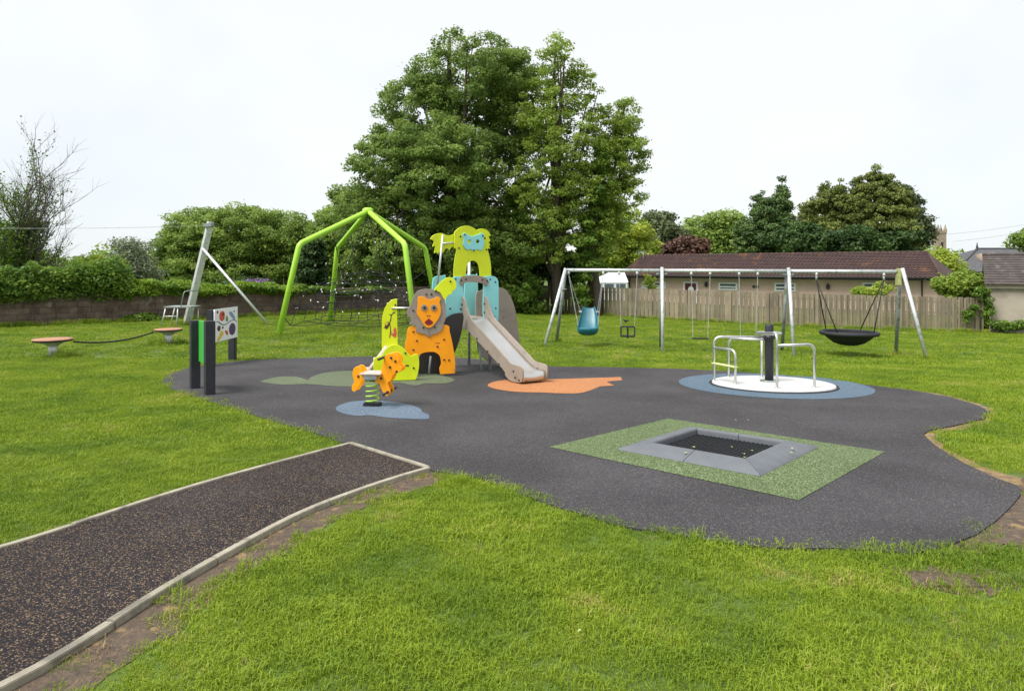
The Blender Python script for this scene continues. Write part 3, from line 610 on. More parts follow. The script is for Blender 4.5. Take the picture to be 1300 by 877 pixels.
# ---------------------------------------------------------------- spring rider
S0 = Vector((-2.014, 9.67, gz(-2.014, 9.67)))
sr = thing('spring_rider', S0, 'orange spring rider with tail and head on a green coil spring', 'spring rider')
FR = frame(*(-2.014, 9.67, -8))
for d in (-.075, .075):
    for nm, ol in (('tail_panel', [(-0.269, 0.106), (-0.257, 0.192), (-0.213, 0.233), (-0.16, 0.229), (-0.12, 0.181), (-0.096, 0.081), (-0.145, -0.006), (-0.198, -0.093), (-0.243, -0.131), (-0.278, -0.106), (-0.278, -0.045), (-0.246, 0.013)]), ):
        p_ = panel(nm, ol, FR, MT['orange'], sr, .02, d if d > 0 else d)
        if d > 0: bolt(FR, *(-0.183, 0.094), d + .01, p_, BK, .018)
    p_ = panel('body_panel', [(0.07, 0.014), (0.082, 0.078), (0.144, 0.129), (0.166, 0.215), (0.188, 0.301), (0.211, 0.38), (0.277, 0.428), (0.38, 0.421), (0.428, 0.348), (0.417, 0.277), (0.471, 0.233), (0.439, 0.171), (0.38, 0.16), (0.336, 0.119), (0.306, 0.048), (0.259, 0.001), (0.295, -0.109), (0.262, -0.169), (0.215, -0.168), (0.147, -0.056), (0.129, -0.006)], FR, MT['orange'], sr, .02, d)
    if d > 0:
        for q in [(0.159, 0.073), (0.289, 0.236), (0.368, 0.322), (0.306, 0.369), (0.387, 0.175), (0.25, -0.12)]: bolt(FR, q[0], q[1], d + .01, p_, BK, .018)
q = [(-0.145, 0.137), (0.174, 0.144), (0.014, 0.012), (0.014, -0.366), (0.191, 0.37), (0.262, -0.12)]
seat_c = FR @ Vector(((q[0][0] + q[1][0]) / 2, q[0][1], 0))
MB().box(seat_c, (q[1][0] - q[0][0], .34, .018), R(-8)).build('seat', MT['tread'], sr, .006)
MB().box(FR @ Vector((q[2][0] - .02, q[0][1] - .055, 0)), (.20, .20, .075), R(-8)).build('seat_frame', MT['galvanised'], sr, .006)
for k, (nm, i) in enumerate((('handle', 4), ('footrest', 5))):
    MB().tube([FR @ Vector((q[i][0], q[i][1], -.30)), FR @ Vector((q[i][0], q[i][1], .30))], .017).build(nm, BK, sr)
zt, zb = q[0][1] - .10, S0.z + .045
MB().tube([(S0.x + .092 * math.cos(t), S0.y + .092 * math.sin(t), zb + .01 + (zt - zb - .02) * k / 130) for k in range(131) for t in (k / 130 * 4.7 * 2 * math.pi,)], .0095, 8).build('spring', MT['frame_green'], sr)
MB().box((S0.x, S0.y, S0.z + .045), (.24, .14, .06), R(-8)).build('base_clamp', BK, sr, .01)
MB().box((S0.x, S0.y, zt + .01), (.20, .14, .04), R(-8)).build('top_clamp', BK, sr, .008)

# ---------------------------------------------------------------- two play panels on black posts
def play_post(x, y, h, parent, w=.145, rz=0):
    MB().box((x, y, gz(x, y) + h / 2 - .05), (w, w, h + .1), rz).build('post', MT['post_black'], parent, .008)
gp = thing('play_panel', V(-5.16, 11.14), 'green play panel seen nearly edge-on between two black posts', 'play panel', 'play panels on black posts')
an = math.atan2(10.785 - 11.492, -4.872 + 5.442)
play_post(-5.442, 11.492, 1.18, gp, rz=an); play_post(-4.872, 10.785, 1.20, gp, rz=an)
Fg = frame(-5.442, 11.492, math.degrees(an)); zg = gz(-5.16, 11.14)
panel('board', [(.055, zg + .47, 1), (.853, zg + .47, 1), (.853, zg + 1.17, 1), (.055, zg + 1.17, 1)], Fg, MT['panel_green'], gp, .03, -.055, smooth=0)
wp = thing('play_panel', V(-6.4, 14.8), 'white play panel printed with flowers, bird and berries on black posts', 'play panel', 'play panels on black posts')
WX0, WY0, WX1, WY1 = -6.43, 14.45, -6.41, 15.62
an = math.degrees(math.atan2(WY1 - WY0, WX1 - WX0)); Lw = math.hypot(WX1 - WX0, WY1 - WY0)
nx, ny = math.sin(R(an)), -math.cos(R(an))
play_post(WX0 - nx * .09 + .05 * math.cos(R(an)), WY0 - ny * .09 + .05, 1.23, wp, rz=R(an)); play_post(WX1 - nx * .09, WY1 - ny * .09 - .05, 1.23, wp, rz=R(an))
Fw = frame(WX0, WY0, an); zw = gz(-6.4, 15)
z0, z1 = zw + .535, zw + 1.245
wb = panel('board', [(0, z0, 1), (Lw, z0, 1), (Lw, z1, 1), (0, z1, 1)], Fw, MT['white_panel'], wp, .02, 0, smooth=0)
def wpt(zx, zy): return ((zx - 165) / 435 * Lw, z1 - (zy - 190) / 580 * (z1 - z0))
def decal(name, pts, mat, off=.0115): panel(name, [wpt(*p) for p in pts], Fw, MT[mat], wb, .003, off, bevel=.0005, smooth=3)
decal('flower_print', [(255,270),(290,235),(335,250),(350,320),(335,390),(300,415),(260,385),(250,320)], 'print_red')
decal('flower_heart_print', [(300,275),(322,270),(325,310),(305,315)], 'print_dark', .0145)
decal('leaf_print', [(388,320),(410,390),(405,430),(390,440),(370,425),(368,380)], 'print_green')
decal('bird_print', [(430,275),(460,262),(500,300),(550,390),(535,425),(500,400),(470,360),(440,320)], 'print_blue')
decal('beak_print', [(515,275),(535,255),(543,268),(525,290)], 'print_dark')
decal('berry_print', circle(492, 597, 64, 16, 112), 'print_purple')
decal('seed_print', circle(242, 535, 30, 12, 50), 'brown_print')
decal('dot_print', circle(311, 533, 16, 10, 22), 'print_dark')
decal('dot_print', circle(217, 243, 15, 10, 24), 'print_dark')
decal('pear_print', [(270,590),(310,600),(325,650),(290,700),(250,755),(210,755),(215,710),(250,650)], 'print_yellow')
decal('petal_print', [(350,600),(390,605),(412,650),(400,690),(370,660)], 'print_red')
decal('vine_print', [(200,408),(235,408),(275,450),(330,480),(390,470),(450,435),(510,425),(560,440),(582,480),(575,484),(552,450),(505,437),(455,447),(395,482),(330,495),(268,465),(230,420),(200,418)], 'print_dark')

# ---------------------------------------------------------------- climbing net under four green legs
NC = (-5.27, 24.5)
LEG = [(-7.587, 21.64), (-7.47, 27.4), (-3.07, 21.6), (-2.95, 27.36)]
net = thing('climbing_net', V(*NC), 'black rope climbing net hung inside four bent lime green poles', 'climbing net')
apex = Vector((NC[0], NC[1], 3.72)); bends = []
for x, y in LEG:
    b_ = Vector((x + (NC[0] - x) * .222, y + (NC[1] - y) * .222, 2.44)); bends.append(b_)
    e_ = apex + (b_ - apex) * .06
    MB().tube(round_path([V(x, y, -.15), b_, e_, apex + Vector((0, 0, .0))], .16), .094, 14).build('leg', MT['frame_green'], net)
MB().lathe([(.17, -.10), (.2, -.05), (.2, .07), (.13, .12)], apex, seg=20).build('hub', MT['frame_green'], net)
rb = MB(); cb = MB(); zn = gz(*NC)
levels = [(.32, .92, 4), (.85, .86, 4), (1.22, .78, 4), (1.62, .62, 3), (1.95, .34, 2)]
def corner(i, z, k):
    x, y = LEG[i]; return Vector((NC[0] + (x - NC[0]) * k * .93, NC[1] + (y - NC[1]) * k * .93, zn + z))
def rope(a, b, r=.011, sag=.0, n=1):
    m = max(1, n if sag else 1); pts = [a.lerp(b, t / max(4, m)) - Vector((0, 0, sag * 4 * (t / max(4, m)) * (1 - t / max(4, m)))) for t in range(max(4, m) + 1)] if sag else [a, b]
    rb.tube(pts, r, 5, caps=False)
def clip(p, d):
    d = Vector(d).normalized(); random.random() < .62 and cb.tube([p - d * .04, p + d * .04], .019, 6)
order = [0, 1, 3, 2]; rows = []
for z, k, ng_ in levels:
    G_ = [[corner(0, z, k).lerp(corner(1, z, k), i / ng_).lerp(corner(2, z, k).lerp(corner(3, z, k), i / ng_), j / ng_) + Vector((random.uniform(-.06, .06), random.uniform(-.06, .06), random.uniform(-.05, .05) + .16 * (1 - ((i / ng_ - .5) ** 2 + (j / ng_ - .5) ** 2) * 2) * (z > .5))) for j in range(ng_ + 1)] for i in range(ng_ + 1)]
    rows.append(G_)
    for i in range(ng_ + 1):
        for j in range(ng_ + 1):
            if j < ng_: rope(G_[i][j], G_[i][j + 1], sag=.03)
            if i < ng_: rope(G_[i][j], G_[i + 1][j], sag=.03)
            if z > .5: clip(G_[i][j], (random.uniform(-1, 1), random.uniform(-.4, .4), random.uniform(-.5, .5)))
for A_, B_ in zip(rows, rows[1:]):
    na, nb_ = len(A_) - 1, len(B_) - 1
    for i in range(nb_ + 1):
        for j in range(nb_ + 1):
            a = A_[round(i * na / nb_)][round(j * na / nb_)]; rope(a, B_[i][j], .010); clip(a.lerp(B_[i][j], .45), (0, .2, 1)) if (i + j) % 2 else None
for i in range(4):
    ga = rows[-1][(0, len(rows[-1]) - 1)[i % 2]][(0, len(rows[-1]) - 1)[i // 2]]
    rope(ga, apex.lerp(bends[i], .55), .014); clip(ga.lerp(bends[i], .4), (.3, 0, 1)); rope(ga, apex - Vector((0, 0, .1)), .014); clip(ga.lerp(apex, .5), (0, 0, 1))
    for lv, q_ in ((0, .22), (1, .40), (2, .55), (3, .74)):
        g_ = rows[lv]; nn = len(g_) - 1; rope(g_[(0, nn)[i % 2]][(0, nn)[i // 2]], V(*LEG[i]).lerp(bends[i], q_), .015)
tag(rb.build('rope_net', MT['rope'], net), kind='stuff'); tag(cb.build('rope_clips', MT['clip'], net), kind='stuff')

# ---------------------------------------------------------------- zip wire mast, stay, cable and start platform
mast = thing('zip_wire_mast', V(-12.76, 26.32), 'leaning grey steel zip wire mast with diagonal stay', 'mast')
mb = Vector((-12.83, 26.32, gz(-12.8, 26.3) - .2)); mt = Vector((-11.85, 26.32, 3.45)); dm = (mt - mb)
MB().tube([mb, mb + dm * .45, mt], [.165, .155, .145], 4).build('mast_pole', MT['galvanised'], mast)
mast.children[0].data.polygons.foreach_set('use_smooth', [False] * len(mast.children[0].data.polygons))
MB().tube([Vector((-12.10, 26.2, 2.40)), V(-9.38, 26.0, -.1)], .052, 10).build('stay', MT['galvanised'], mast)
MB().lathe([(.14, 0), (.14, .05), (.06, .07)], V(-9.38, 26.0, .0), seg=12).build('stay_foot', MT['dark_steel'], mast)
MB().box(mt - Vector((.02, .1, .14)), (.34, .26, .16), 0, ry=R(-10)).build('cable_clamp', MT['dark_steel'], mast, .02)
cb_ = MB().tube([Vector((-12.0, 26.3, 3.30)).lerp(Vector((-46, 27.5, 4.75)), t / 16) - Vector((0, 0, .6 * 4 * (t / 16) * (1 - t / 16))) for t in range(17)], .008, 6).build('zip_wire_cable', MT['dark_steel'])
tag(cb_, 'thin zip wire cable running left from the leaning mast', 'cable')
sp = thing('start_platform', V(-12.6, 25.5), 'low metal platform with ladder rung and handrail beside the leaning mast', 'platform')
zp = .175
MB().box((-12.55, 25.5, zp), (1.02, .8, .05)).build('platform_deck', MT['dark_steel'], sp, .006)
for x, y, dx in ((-13.0, 25.15, -.2), (-13.0, 25.85, -.2), (-12.55, 25.15, -.05), (-12.12, 25.85, .0)):
    MB().tube([(x, y, zp), V(x + dx, y, -.1)], .024, 8).build('leg', MT['galvanised'], sp)
MB().tube([(-13.09, 25.15, -.17), (-12.57, 25.15, -.17)], .018, 8).build('rung', MT['galvanised'], sp)
MB().tube(round_path([(-12.47, 25.2, zp), (-12.34, 25.2, .76), (-12.1, 25.5, .80), (-12.1, 25.85, .78)], .1), .022, 8).build('handrail', MT['dark_steel'], sp)

# ---------------------------------------------------------------- balance discs and rope
def balance_disc(x, y, r, h, label):
    t = thing('balance_disc', V(x, y), label, 'balance disc', 'balance discs on steel posts'); z = gz(x, y)
    MB().tube([(x, y, z - .1), (x, y, z + h - .05)], .10, 14).build('post', MT['galvanised'], t)
    MB().lathe([(.11, -.16), (.2, -.10), (.30, -.065), (.30, -.055)], (x, y, z + h), seg=20).build('flange', MT['galvanised'], t)
    MB().lathe([(r * .86, -.055), (r * .95, -.05), (r * .97, -.018)], (x, y, z + h), seg=28).build('rim', MT['basket_black'], t)
    MB().lathe([(r * .96, -.018), (r, -.008), (r * .99, .010), (r * .8, .016), (.02, .018)], (x, y, z + h), seg=28).build('top', MT['disc_orange'], t)
balance_disc(-11.146, 16.25, .43, .43, 'orange-topped balance disc on a grey post, nearer one at the far left')
balance_disc(-9.797, 19.1, .375, .43, 'orange-topped balance disc in front of the metal start platform')
pa = Vector((-10.7, 16.35, gz(-10.7, 16.4) + .36)); pb = Vector((-10.15, 18.95, gz(-10.15, 19) + .36))
o = MB().tube([pa.lerp(pb, t / 12) - Vector((0, 0, .12 * 4 * (t / 12) * (1 - t / 12))) for t in range(13)], .022, 8).build('balance_rope', MT['rope'])
tag(o, 'black balance rope sagging between the two orange discs', 'rope')

# ---------------------------------------------------------------- swing frame and its seats
SA = Vector((1.71, 21.4, 1.574)); SBv = Vector((11.39, 19.6, 1.535)); sdv = (SBv - SA).normalized(); spv = Vector((.183, .983, 0))
sw = thing('swing_set', V(6.5, 20.5), 'long galvanised swing frame with white crossbar and splayed legs', 'swing frame')
def sp_at(t, dz=0.0): return SA.lerp(SBv, t) + Vector((0, 0, dz))
TS = [0, .3048, .6815, 1]
for a, b in zip(TS, TS[1:]):
    MB().tube([sp_at(a) + sdv * .03, sp_at(b) - sdv * .03], .055, 12).build('crossbar', MT['galvanised'], sw)
FEET = [((.969, 20.594), (1.46, 22.25)), None, None, ((11.69, 18.82), (11.75, 20.5))]
for k, t in enumerate(TS):
    p = sp_at(t)
    if FEET[k]: fa, fb = FEET[k]
    else: fa = (p.x - spv.x * .85, p.y - spv.y * .85); fb = (p.x + spv.x * .85, p.y + spv.y * .85)
    hi = .10 if k else .05
    MB().tube([p + Vector((-spv.x * .02, -spv.y * .07, hi)), V(*fa, -.1)], .052, 12).build('leg', MT['galvanised'], sw)
    MB().tube([p + Vector((spv.x * .02, spv.y * .05, .0)), V(*fb, -.1)], .052, 12).build('leg', MT['dark_steel'], sw)  # rear legs take a darker steel colour than the front ones
    MB().box(p + Vector((0, 0, -.10)), (.34 if 0 < k < 3 else .14, .10, .06), math.atan2(sdv.y, sdv.x)).build('clamp', MT['dark_steel'], sw, .01)
    if k == 3: MB().box(p + Vector((-.06, .02, -.16)), (.16, .14, .52), math.atan2(sdv.y, sdv.x)).build('bracket', M('lichen', (.34, .36, .14), .8, var=.3, scale=14), sw, .03)
MB().tube([SA + Vector((-.12, -.1, -.62)), SA + Vector((.05, .4, -.62))], .022, 8).build('brace', MT['dark_steel'], sw)
def hanger(b, t): p = sp_at(t, -.09); MB().lathe([(.03, -.05), (.045, -.02), (.045, .05), (.025, .06)], p, seg=10).build('hanger', MT['clip'], b); return p - Vector((0, 0, .05))
def chain(parent, a, b, mat='clip', r=.008):
    """a strip of alternately turned links from a to b"""
    m = MB(); a, b = Vector(a), Vector(b); L = (b - a).length; n = max(6, int(L / .05)); d = (b - a) / n; e = d.normalized()
    s1 = e.orthogonal().normalized(); s2 = e.cross(s1)
    for i in range(n):
        c = a + d * (i + .5); s = s1 if i % 2 else s2; h = d * .62
        m.tube([c - h, c - h * .5 + s * .014, c + h * .5 + s * .014, c + h, c + h * .5 - s * .014, c - h * .5 - s * .014], r * .55, 4, closed=True)
    return m.build('chain', MT[mat], parent)
# teal reclined seat
c0 = sp_at(.074); ts = thing('bucket_swing', (c0.x, c0.y, -.48), 'deep teal moulded support seat hanging at the left end of the swing frame', 'swing', 'swings hung on the long frame')
st = [(.42, .36, .43, .15), (.34, .20, .36, .21), (.17, -.05, .15, .27), (-.03, -.27, -.06, .30), (-.22, -.43, -.19, .325), (-.36, -.47, -.21, .32), (-.46, -.38, -.215, .25), (-.505, -.27, -.22, .15)]
v = []; K = 15
for d, zb_, zr, hw in st:
    for k in range(K):
        th = math.pi * k / (K - 1); cx_ = math.cos(th); sx_ = math.sin(th) ** .55
        v.append(c0 + sdv * (hw * (abs(cx_) ** .75) * (1 if cx_ > 0 else -1)) + spv * d + Vector((0, 0, (zr - (zr - zb_) * sx_) - c0.z)))
f = [(i * K + k, i * K + k + 1, (i + 1) * K + k + 1, (i + 1) * K + k) for i in range(len(st) - 1) for k in range(K - 1)] + [tuple((len(st) - 1) * K + k for k in range(K))]
b = MB().add(v, f, True); o = b.build('shell', MT['teal_plastic'], ts); md = o.modifiers.new('thick', 'SOLIDIFY'); md.thickness = .035; md.offset = 0
md = o.modifiers.new('smooth', 'SUBSURF'); md.levels = 1; md.render_levels = 1
for s_, t_ in ((-1, .010), (1, .1215)):
    h = hanger(ts, t_); pb_ = c0 + sdv * s_ * .27 + spv * .22; pb_.z = .26; pf = c0 + sdv * s_ * .31 - spv * .22; pf.z = -.17
    chain(ts, h, pb_); chain(ts, h, pf)
    MB().box(pb_ - Vector((0, 0, .02)), (.10, .06, .06)).build('lug', MT['clip'], ts, .01)
# cradle seat
c0 = sp_at(.199); cs = thing('cradle_swing', (c0.x, c0.y, -.5), 'black square-framed toddler cradle seat hanging next to the teal seat', 'swing', 'swings hung on the long frame')
def cr(s, d, z): q_ = c0 + sdv * s + spv * d; return Vector((q_.x, q_.y, z))
for nm, pts in (('front_frame', [(-.22, -.15, -.20), (.22, -.15, -.20), (.22, -.15, -.49), (-.22, -.15, -.49)]), ('back_frame', [(-.20, .15, -.20), (.20, .15, -.20), (.20, .15, -.49), (-.20, .15, -.49)])):
    MB().tube([cr(*p) for p in pts], .021, 6, closed=True).build(nm, MT['basket_black'], cs)
MB().box(cr(0, -.15, -.36), (.055, .04, .38)).build('front_strap', MT['basket_black'], cs, .008)
MB().box(cr(0, 0, -.50), (.40, .30, .03), math.atan2(sdv.y, sdv.x)).build('seat', MT['basket_black'], cs, .01)
for s_ in (-.21, .21):
    MB().tube([cr(s_, -.15, -.21), cr(s_, .15, -.21)], .018, 6).build('side_bar', MT['basket_black'], cs)
for s_, t_ in ((-1, .172), (1, .2285)):
    h = hanger(cs, t_); chain(cs, h, cr(.21 * s_, 0, -.19))
# flat seats
for t0, t1, t2, lab in ((.423, .3955, .4525, 'flat black swing seat nearest to the middle upright, left of the roundabout'), (.566, .539, .594, 'flat black swing seat behind the curved rails of the roundabout')):
    c0 = sp_at(t0); fs = thing('flat_swing', (c0.x, c0.y, -.54), lab, 'swing', 'swings hung on the long frame')
    MB().box((c0.x, c0.y, -.525), (.50, .18, .035), math.atan2(sdv.y, sdv.x)).build('seat', MT['basket_black'], fs, .012)
    for s_, t_ in ((-1, t1), (1, t2)):
        h = hanger(fs, t_); e_ = c0 + sdv * s_ * .22; chain(fs, h, (e_.x, e_.y, -.50))
# nest seat
c0 = sp_at(.856); ns_ = thing('nest_swing', (c0.x, c0.y, -.64), 'wide round black nest swing hanging on dark ropes at the right bay', 'swing', 'swings hung on the long frame')
rr = .76
MB().tube([(c0.x + rr * math.cos(2 * math.pi * k / 40), c0.y + rr * math.sin(2 * math.pi * k / 40), -.28) for k in range(40)], .06, 10, closed=True).build('rim', MT['basket_black'], ns_)
MB().lathe([(.02, -.64), (.25, -.63), (.42, -.57), (.58, -.45), (.70, -.33), (.75, -.29), (.72, -.29), (.56, -.42), (.40, -.54), (.24, -.60), (.02, -.61)], (c0.x, c0.y, 0), seg=36).build('net_bowl', MT['basket_black'], ns_)
for s_, t_ in ((-1, .764), (1, .9525)):
    h = hanger(ns_, t_); MB().tube([h + Vector((0, 0, .05)), h - Vector((0, 0, .12))], .03, 8).build('shackle', MT['clip'], ns_)
    for d_ in (-.6, .6):
        e_ = c0 + sdv * s_ * .48 + spv * d_; MB().tube([h - Vector((0, 0, .10)), (e_.x, e_.y, -.26)], .017, 7).build('rope', MT['rope'], ns_)

# ---------------------------------------------------------------- roundabout
ro = thing('roundabout', V(*RC), 'white-decked roundabout with dark centre post and curved steel rails', 'roundabout')
rz = gz(*RC) + .02
tilt = lambda x, y: gz(x, y) + .02
dk = MB(); n_ = 56; v = [(RC[0] + q_ * math.cos(2 * math.pi * k / n_), RC[1] + q_ * math.sin(2 * math.pi * k / n_)) for q_ in (1.03, 1.02) for k in range(n_)]
v3 = [(x, y, tilt(x, y) + (.012 if i < n_ else .035)) for i, (x, y) in enumerate(v)]
dk.add(v3, [(k, (k + 1) % n_, n_ + (k + 1) % n_, n_ + k) for k in range(n_)] + [tuple(n_ + k for k in range(n_))]); dk.build('deck', MT['deck_white'], ro)
MB().tube([(RC[0] + 1.055 * math.cos(2 * math.pi * k / 56), RC[1] + 1.055 * math.sin(2 * math.pi * k / 56), tilt(RC[0] + 1.055 * math.cos(2 * math.pi * k / 56), RC[1] + 1.055 * math.sin(2 * math.pi * k / 56)) + .004) for k in range(56)], .022, 8, closed=True).build('deck_rim', MT['basket_black'], ro)
pc = (4.639, 12.077)
MB().lathe([(.075, 0), (.075, 1.03), (.066, 1.06), (.02, 1.065)], (*pc, rz), seg=20).build('centre_post', MT['post_black'], ro)
MB().lathe([(.16, .033), (.16, .05), (.09, .055)], (*pc, rz), seg=20).build('post_flange', MT['dark_steel'], ro)
MB().lathe([(.10, .80), (.10, .86)], (*pc, rz), seg=20).build('collar', BK, ro)
def rail(nm, pts, r=.021): MB().tube(round_path(pts, .13, 6), r, 10).build(nm, MT['steel'], ro)
LP = [(3.688, 12.22), (3.913, 11.732), (4.106, 12.691), (4.734, 12.692), (4.439, 11.216), (5.108, 11.307)]
def lg(i, h=0.0): x, y = LP[i]; return Vector((x, y, tilt(x, y) + .03 + h))
hub = lambda dx, dy, h: Vector((pc[0] + dx, pc[1] + dy, rz + h))
rail('rail', [lg(0), lg(0, .80), hub(-.06, .0, .83)])
rail('rail', [lg(2), lg(2, .74), hub(-.05, .06, .775), ])
rail('rail', [lg(0, .60), lg(1, .60), lg(1)])
rail('rail', [lg(3), lg(3, .745)])
rail('rail', [hub(-.24, -.05, .905), lg(4, .93), lg(4)])
rail('rail', [lg(4, .72), lg(5, .74), lg(5)])
MB().tube([hub(.20 * math.cos(a_), .20 * math.sin(a_), .90) for a_ in [2 * math.pi * k / 28 for k in range(28)]], .02, 8, closed=True).build('hand_ring', MT['steel'], ro)
a_, b_ = lg(0, .31), lg(1, .31); ctr = (a_ + b_) / 2
MB().box(ctr, ((b_ - a_).length + .06, .10, .02), math.atan2(b_.y - a_.y, b_.x - a_.x)).build('seat', MT['seat_lime'], ro, .008)
for i in range(6):
    MB().lathe([(.045, .0), (.045, .012), (.03, .016)], lg(i), seg=12).build('leg_flange', MT['steel'], ro)

# ---------------------------------------------------------------- sunken trampoline
TC = np.mean(np.array([(1.111, 7.046), (2.256, 5.993), (3.216, 7.046), (2.05, 7.922)]), axis=0); ta = R(-42.5)
tr = thing('trampoline', V(*TC), 'square ground trampoline with grey sloped pads and black woven bed', 'trampoline')
def tq(a, b, h): x = TC[0] + a * math.cos(ta) - b * math.sin(ta); y = TC[1] + a * math.sin(ta) + b * math.cos(ta); return Vector((x, y, gz(x, y) + .022 + h))
Ro, Ri = .755, .490
for k in range(4):
    c_, s_ = math.cos(k * math.pi / 2), math.sin(k * math.pi / 2); rot = lambda a, b: (a * c_ - b * s_, a * s_ + b * c_)
    for half in (0, 1):
        e0, e1 = (-1, -.0) if half == 0 else (.0, 1); g_ = .0035
        def row(tt, q_, h):
            w_ = tt * (Ro if q_ == 0 else (Ri + (Ro - Ri) * (1 - q_)) if q_ <= 1 else Ri)
            rad = Ro + (Ri - Ro) * min(q_, 1); return tq(*rot(w_ + (g_ if tt <= e0 + .001 else -g_ if tt >= e1 - .001 else 0), -rad), h)
        prof_ = [(0, .004), (.06, .022), (.45, .050), (.80, .074), (.92, .078), (.985, .070), (1.0, .05), (1.0, .0)]
        v = []; nn = 5
        for q_, h in prof_:
            for i in range(nn): v.append(row(e0 + (e1 - e0) * i / (nn - 1), q_, h))
        f = [(i * nn + k2, i * nn + k2 + 1, (i + 1) * nn + k2 + 1, (i + 1) * nn + k2) for i in range(len(prof_) - 1) for k2 in range(nn - 1)]
        ends = [tuple(i * nn for i in range(len(prof_))), tuple(i * nn + nn - 1 for i in range(len(prof_) - 1, -1, -1))]
        MB().add(v, f, True).add(v, ends, False).build('pad', MT['pad_grey'], tr)
bedm = MB(); N_ = 20; st_ = 2 * Ri / N_
bedm.add([tq(-Ri - .01, -Ri - .01, .004), tq(Ri + .01, -Ri - .01, .004), tq(Ri + .01, Ri + .01, .004), tq(-Ri - .01, Ri + .01, .004)], [(0, 1, 2, 3)])
bedm.build('bed', MT['dark_panel'], tr); wv = MB()
for i in range(N_):
    for j in range(N_):
        a_, b_ = -Ri + (i + .5) * st_, -Ri + (j + .5) * st_; o_ = (i + j) % 2
        w_, l_ = (.46, .30) if o_ else (.30, .46)
        c4 = [tq(a_ + sx * st_ * w_, b_ + sy * st_ * l_, .006) for sx, sy in ((-1, -1), (1, -1), (1, 1), (-1, 1))]
        t4 = [tq(a_ + sx * st_ * w_ * .7, b_ + sy * st_ * l_ * .7, .014) for sx, sy in ((-1, -1), (1, -1), (1, 1), (-1, 1))]
        wv.add(c4 + t4, [(4, 5, 6, 7), (0, 1, 5, 4), (1, 2, 6, 5), (2, 3, 7, 6), (3, 0, 4, 7)])
tag(wv.build('woven_slats', MT['mat_black'], tr), kind='stuff')
# fallen leaves on and around the trampoline
LFS = [(2.056, 6.646), (2.321, 6.709), (2.279, 6.568), (2.446, 6.84), (2.301, 7.011), (2.577, 6.823), (1.842, 6.807), (2.823, 6.741), (2.742, 6.583), (2.857, 8.55), (3.018, 8.55), (-3.73, 10.785), (0.315, 3.151), (1.696, 6.553)]
for i, (x, y) in enumerate(LFS):
    on = abs((x - TC[0]) * math.cos(ta) + (y - TC[1]) * math.sin(ta)) < .76 and abs(-(x - TC[0]) * math.sin(ta) + (y - TC[1]) * math.cos(ta)) < .76
    z = gz(x, y) + (.030 + (.056 if i in (6, 7, 8, 13) else .012) if on else .031 + (.03 if i == 12 else 0)); s = random.uniform(.012, .020) * (1 if on else .6); a_ = random.random() * 6.28
    v = [(s * 1.5, 0, .004), (s * .5, s * .6, .006), (-s * .6, s * .5, 0), (-s * 1.4, 0, .003), (-s * .5, -s * .6, .007), (s * .6, -s * .5, 0), (0, 0, .002)]
    v = [(x + p[0] * math.cos(a_) - p[1] * math.sin(a_), y + p[0] * math.sin(a_) + p[1] * math.cos(a_), z + p[2]) for p in v]
    o = MB().add(v, [(6, k, (k + 1) % 6) for k in range(6)]).build('fallen_leaf', MT['leaf_fallen']); md = o.modifiers.new('thick', 'SOLIDIFY'); md.thickness = .0012; rebase(o, (x, y, z))
    tag(o, ('small yellow-green leaf lying on a grey trampoline pad' if i in (6, 7, 8, 13) else 'small yellow-green leaf lying on the black trampoline bed') if on else ('small pale leaf lying in the foreground grass' if i == 12 else 'tiny pale leaf lying on the dark rubber surface'), 'leaf', 'leaves on the trampoline' if on else ('leaf in the grass' if i == 12 else 'leaves on the rubber'))
# blackbird on the grass behind the cradle seat
bx, by = (5.384, 31.78); bz = gz(bx, by)
bd = thing('bird', (bx, by, bz), 'small black bird standing on the grass behind the cradle seat', 'bird')
bp_ = [(-.17, 0, .235), (-.10, 0, .19), (-.05, 0, .16), (.0, 0, .135), (.05, 0, .125), (.085, 0, .14), (.115, 0, .16), (.14, 0, .158), (.17, 0, .152)]
MB().tube([(bx + p[0], by + p[1], bz + p[2]) for p in bp_], [.012, .02, .045, .058, .052, .036, .034, .022, .003], 10).build('body', BK, bd)
for s_ in (-.02, .02): MB().tube([(bx + .01, by + s_, bz + .09), (bx + .02, by + s_, bz + .03), (bx + .045, by + s_, bz + .028)], .005, 5).build('leg', BK, bd)
# tall tufts left by the mower round posts, discs, fence and wall
tp_ = []
for cx_, cy_, r_, n_ in ((-10.85, 16.2, .35, 8), (-9.9, 19.0, .45, 8), (-9.45, 19.2, .3, 4), (-7.47, 27.4, .3, 6), (-7.59, 21.64, .2, 4), (1.46, 22.25, .2, 4), (.97, 20.6, .15, 3), (11.69, 18.82, .2, 4), (11.75, 20.5, .25, 5), (-12.76, 26.2, .4, 8), (-9.38, 26, .2, 4), (-5, 20.9, 1.6, 22)):
    for k in range(n_): tp_.append((cx_ + random.gauss(0, r_ * .5), cy_ + random.gauss(0, r_ * .5)))
for k in range(260):
    t = random.random(); x = -19.5 + 14 * t; tp_.append((x, 39.16 + .746 * x - .25 - random.random() * .4))
for k in range(170):
    t = random.random() * 2; P_ = [(1.9, 40.29), (12.7, 32.7), (21.7, 30.8)]; i = int(min(t, 1.999)); q_ = t - i
    tp_.append((P_[i][0] + (P_[i + 1][0] - P_[i][0]) * q_ - .1, P_[i][1] + (P_[i + 1][1] - P_[i][1]) * q_ - .25 - random.random() * .2))
tp_ = np.array(tp_)
ts_ = .6 + .6 * RNG.random(len(tp_))
tuft = np.array([(-0.491, 5.794)]) + RNG.normal(size=(11, 2)) * np.array([.09, .07])
tp_ = np.concatenate([tp_, tuft]); ts_ = np.concatenate([ts_, np.full(11, .42)])
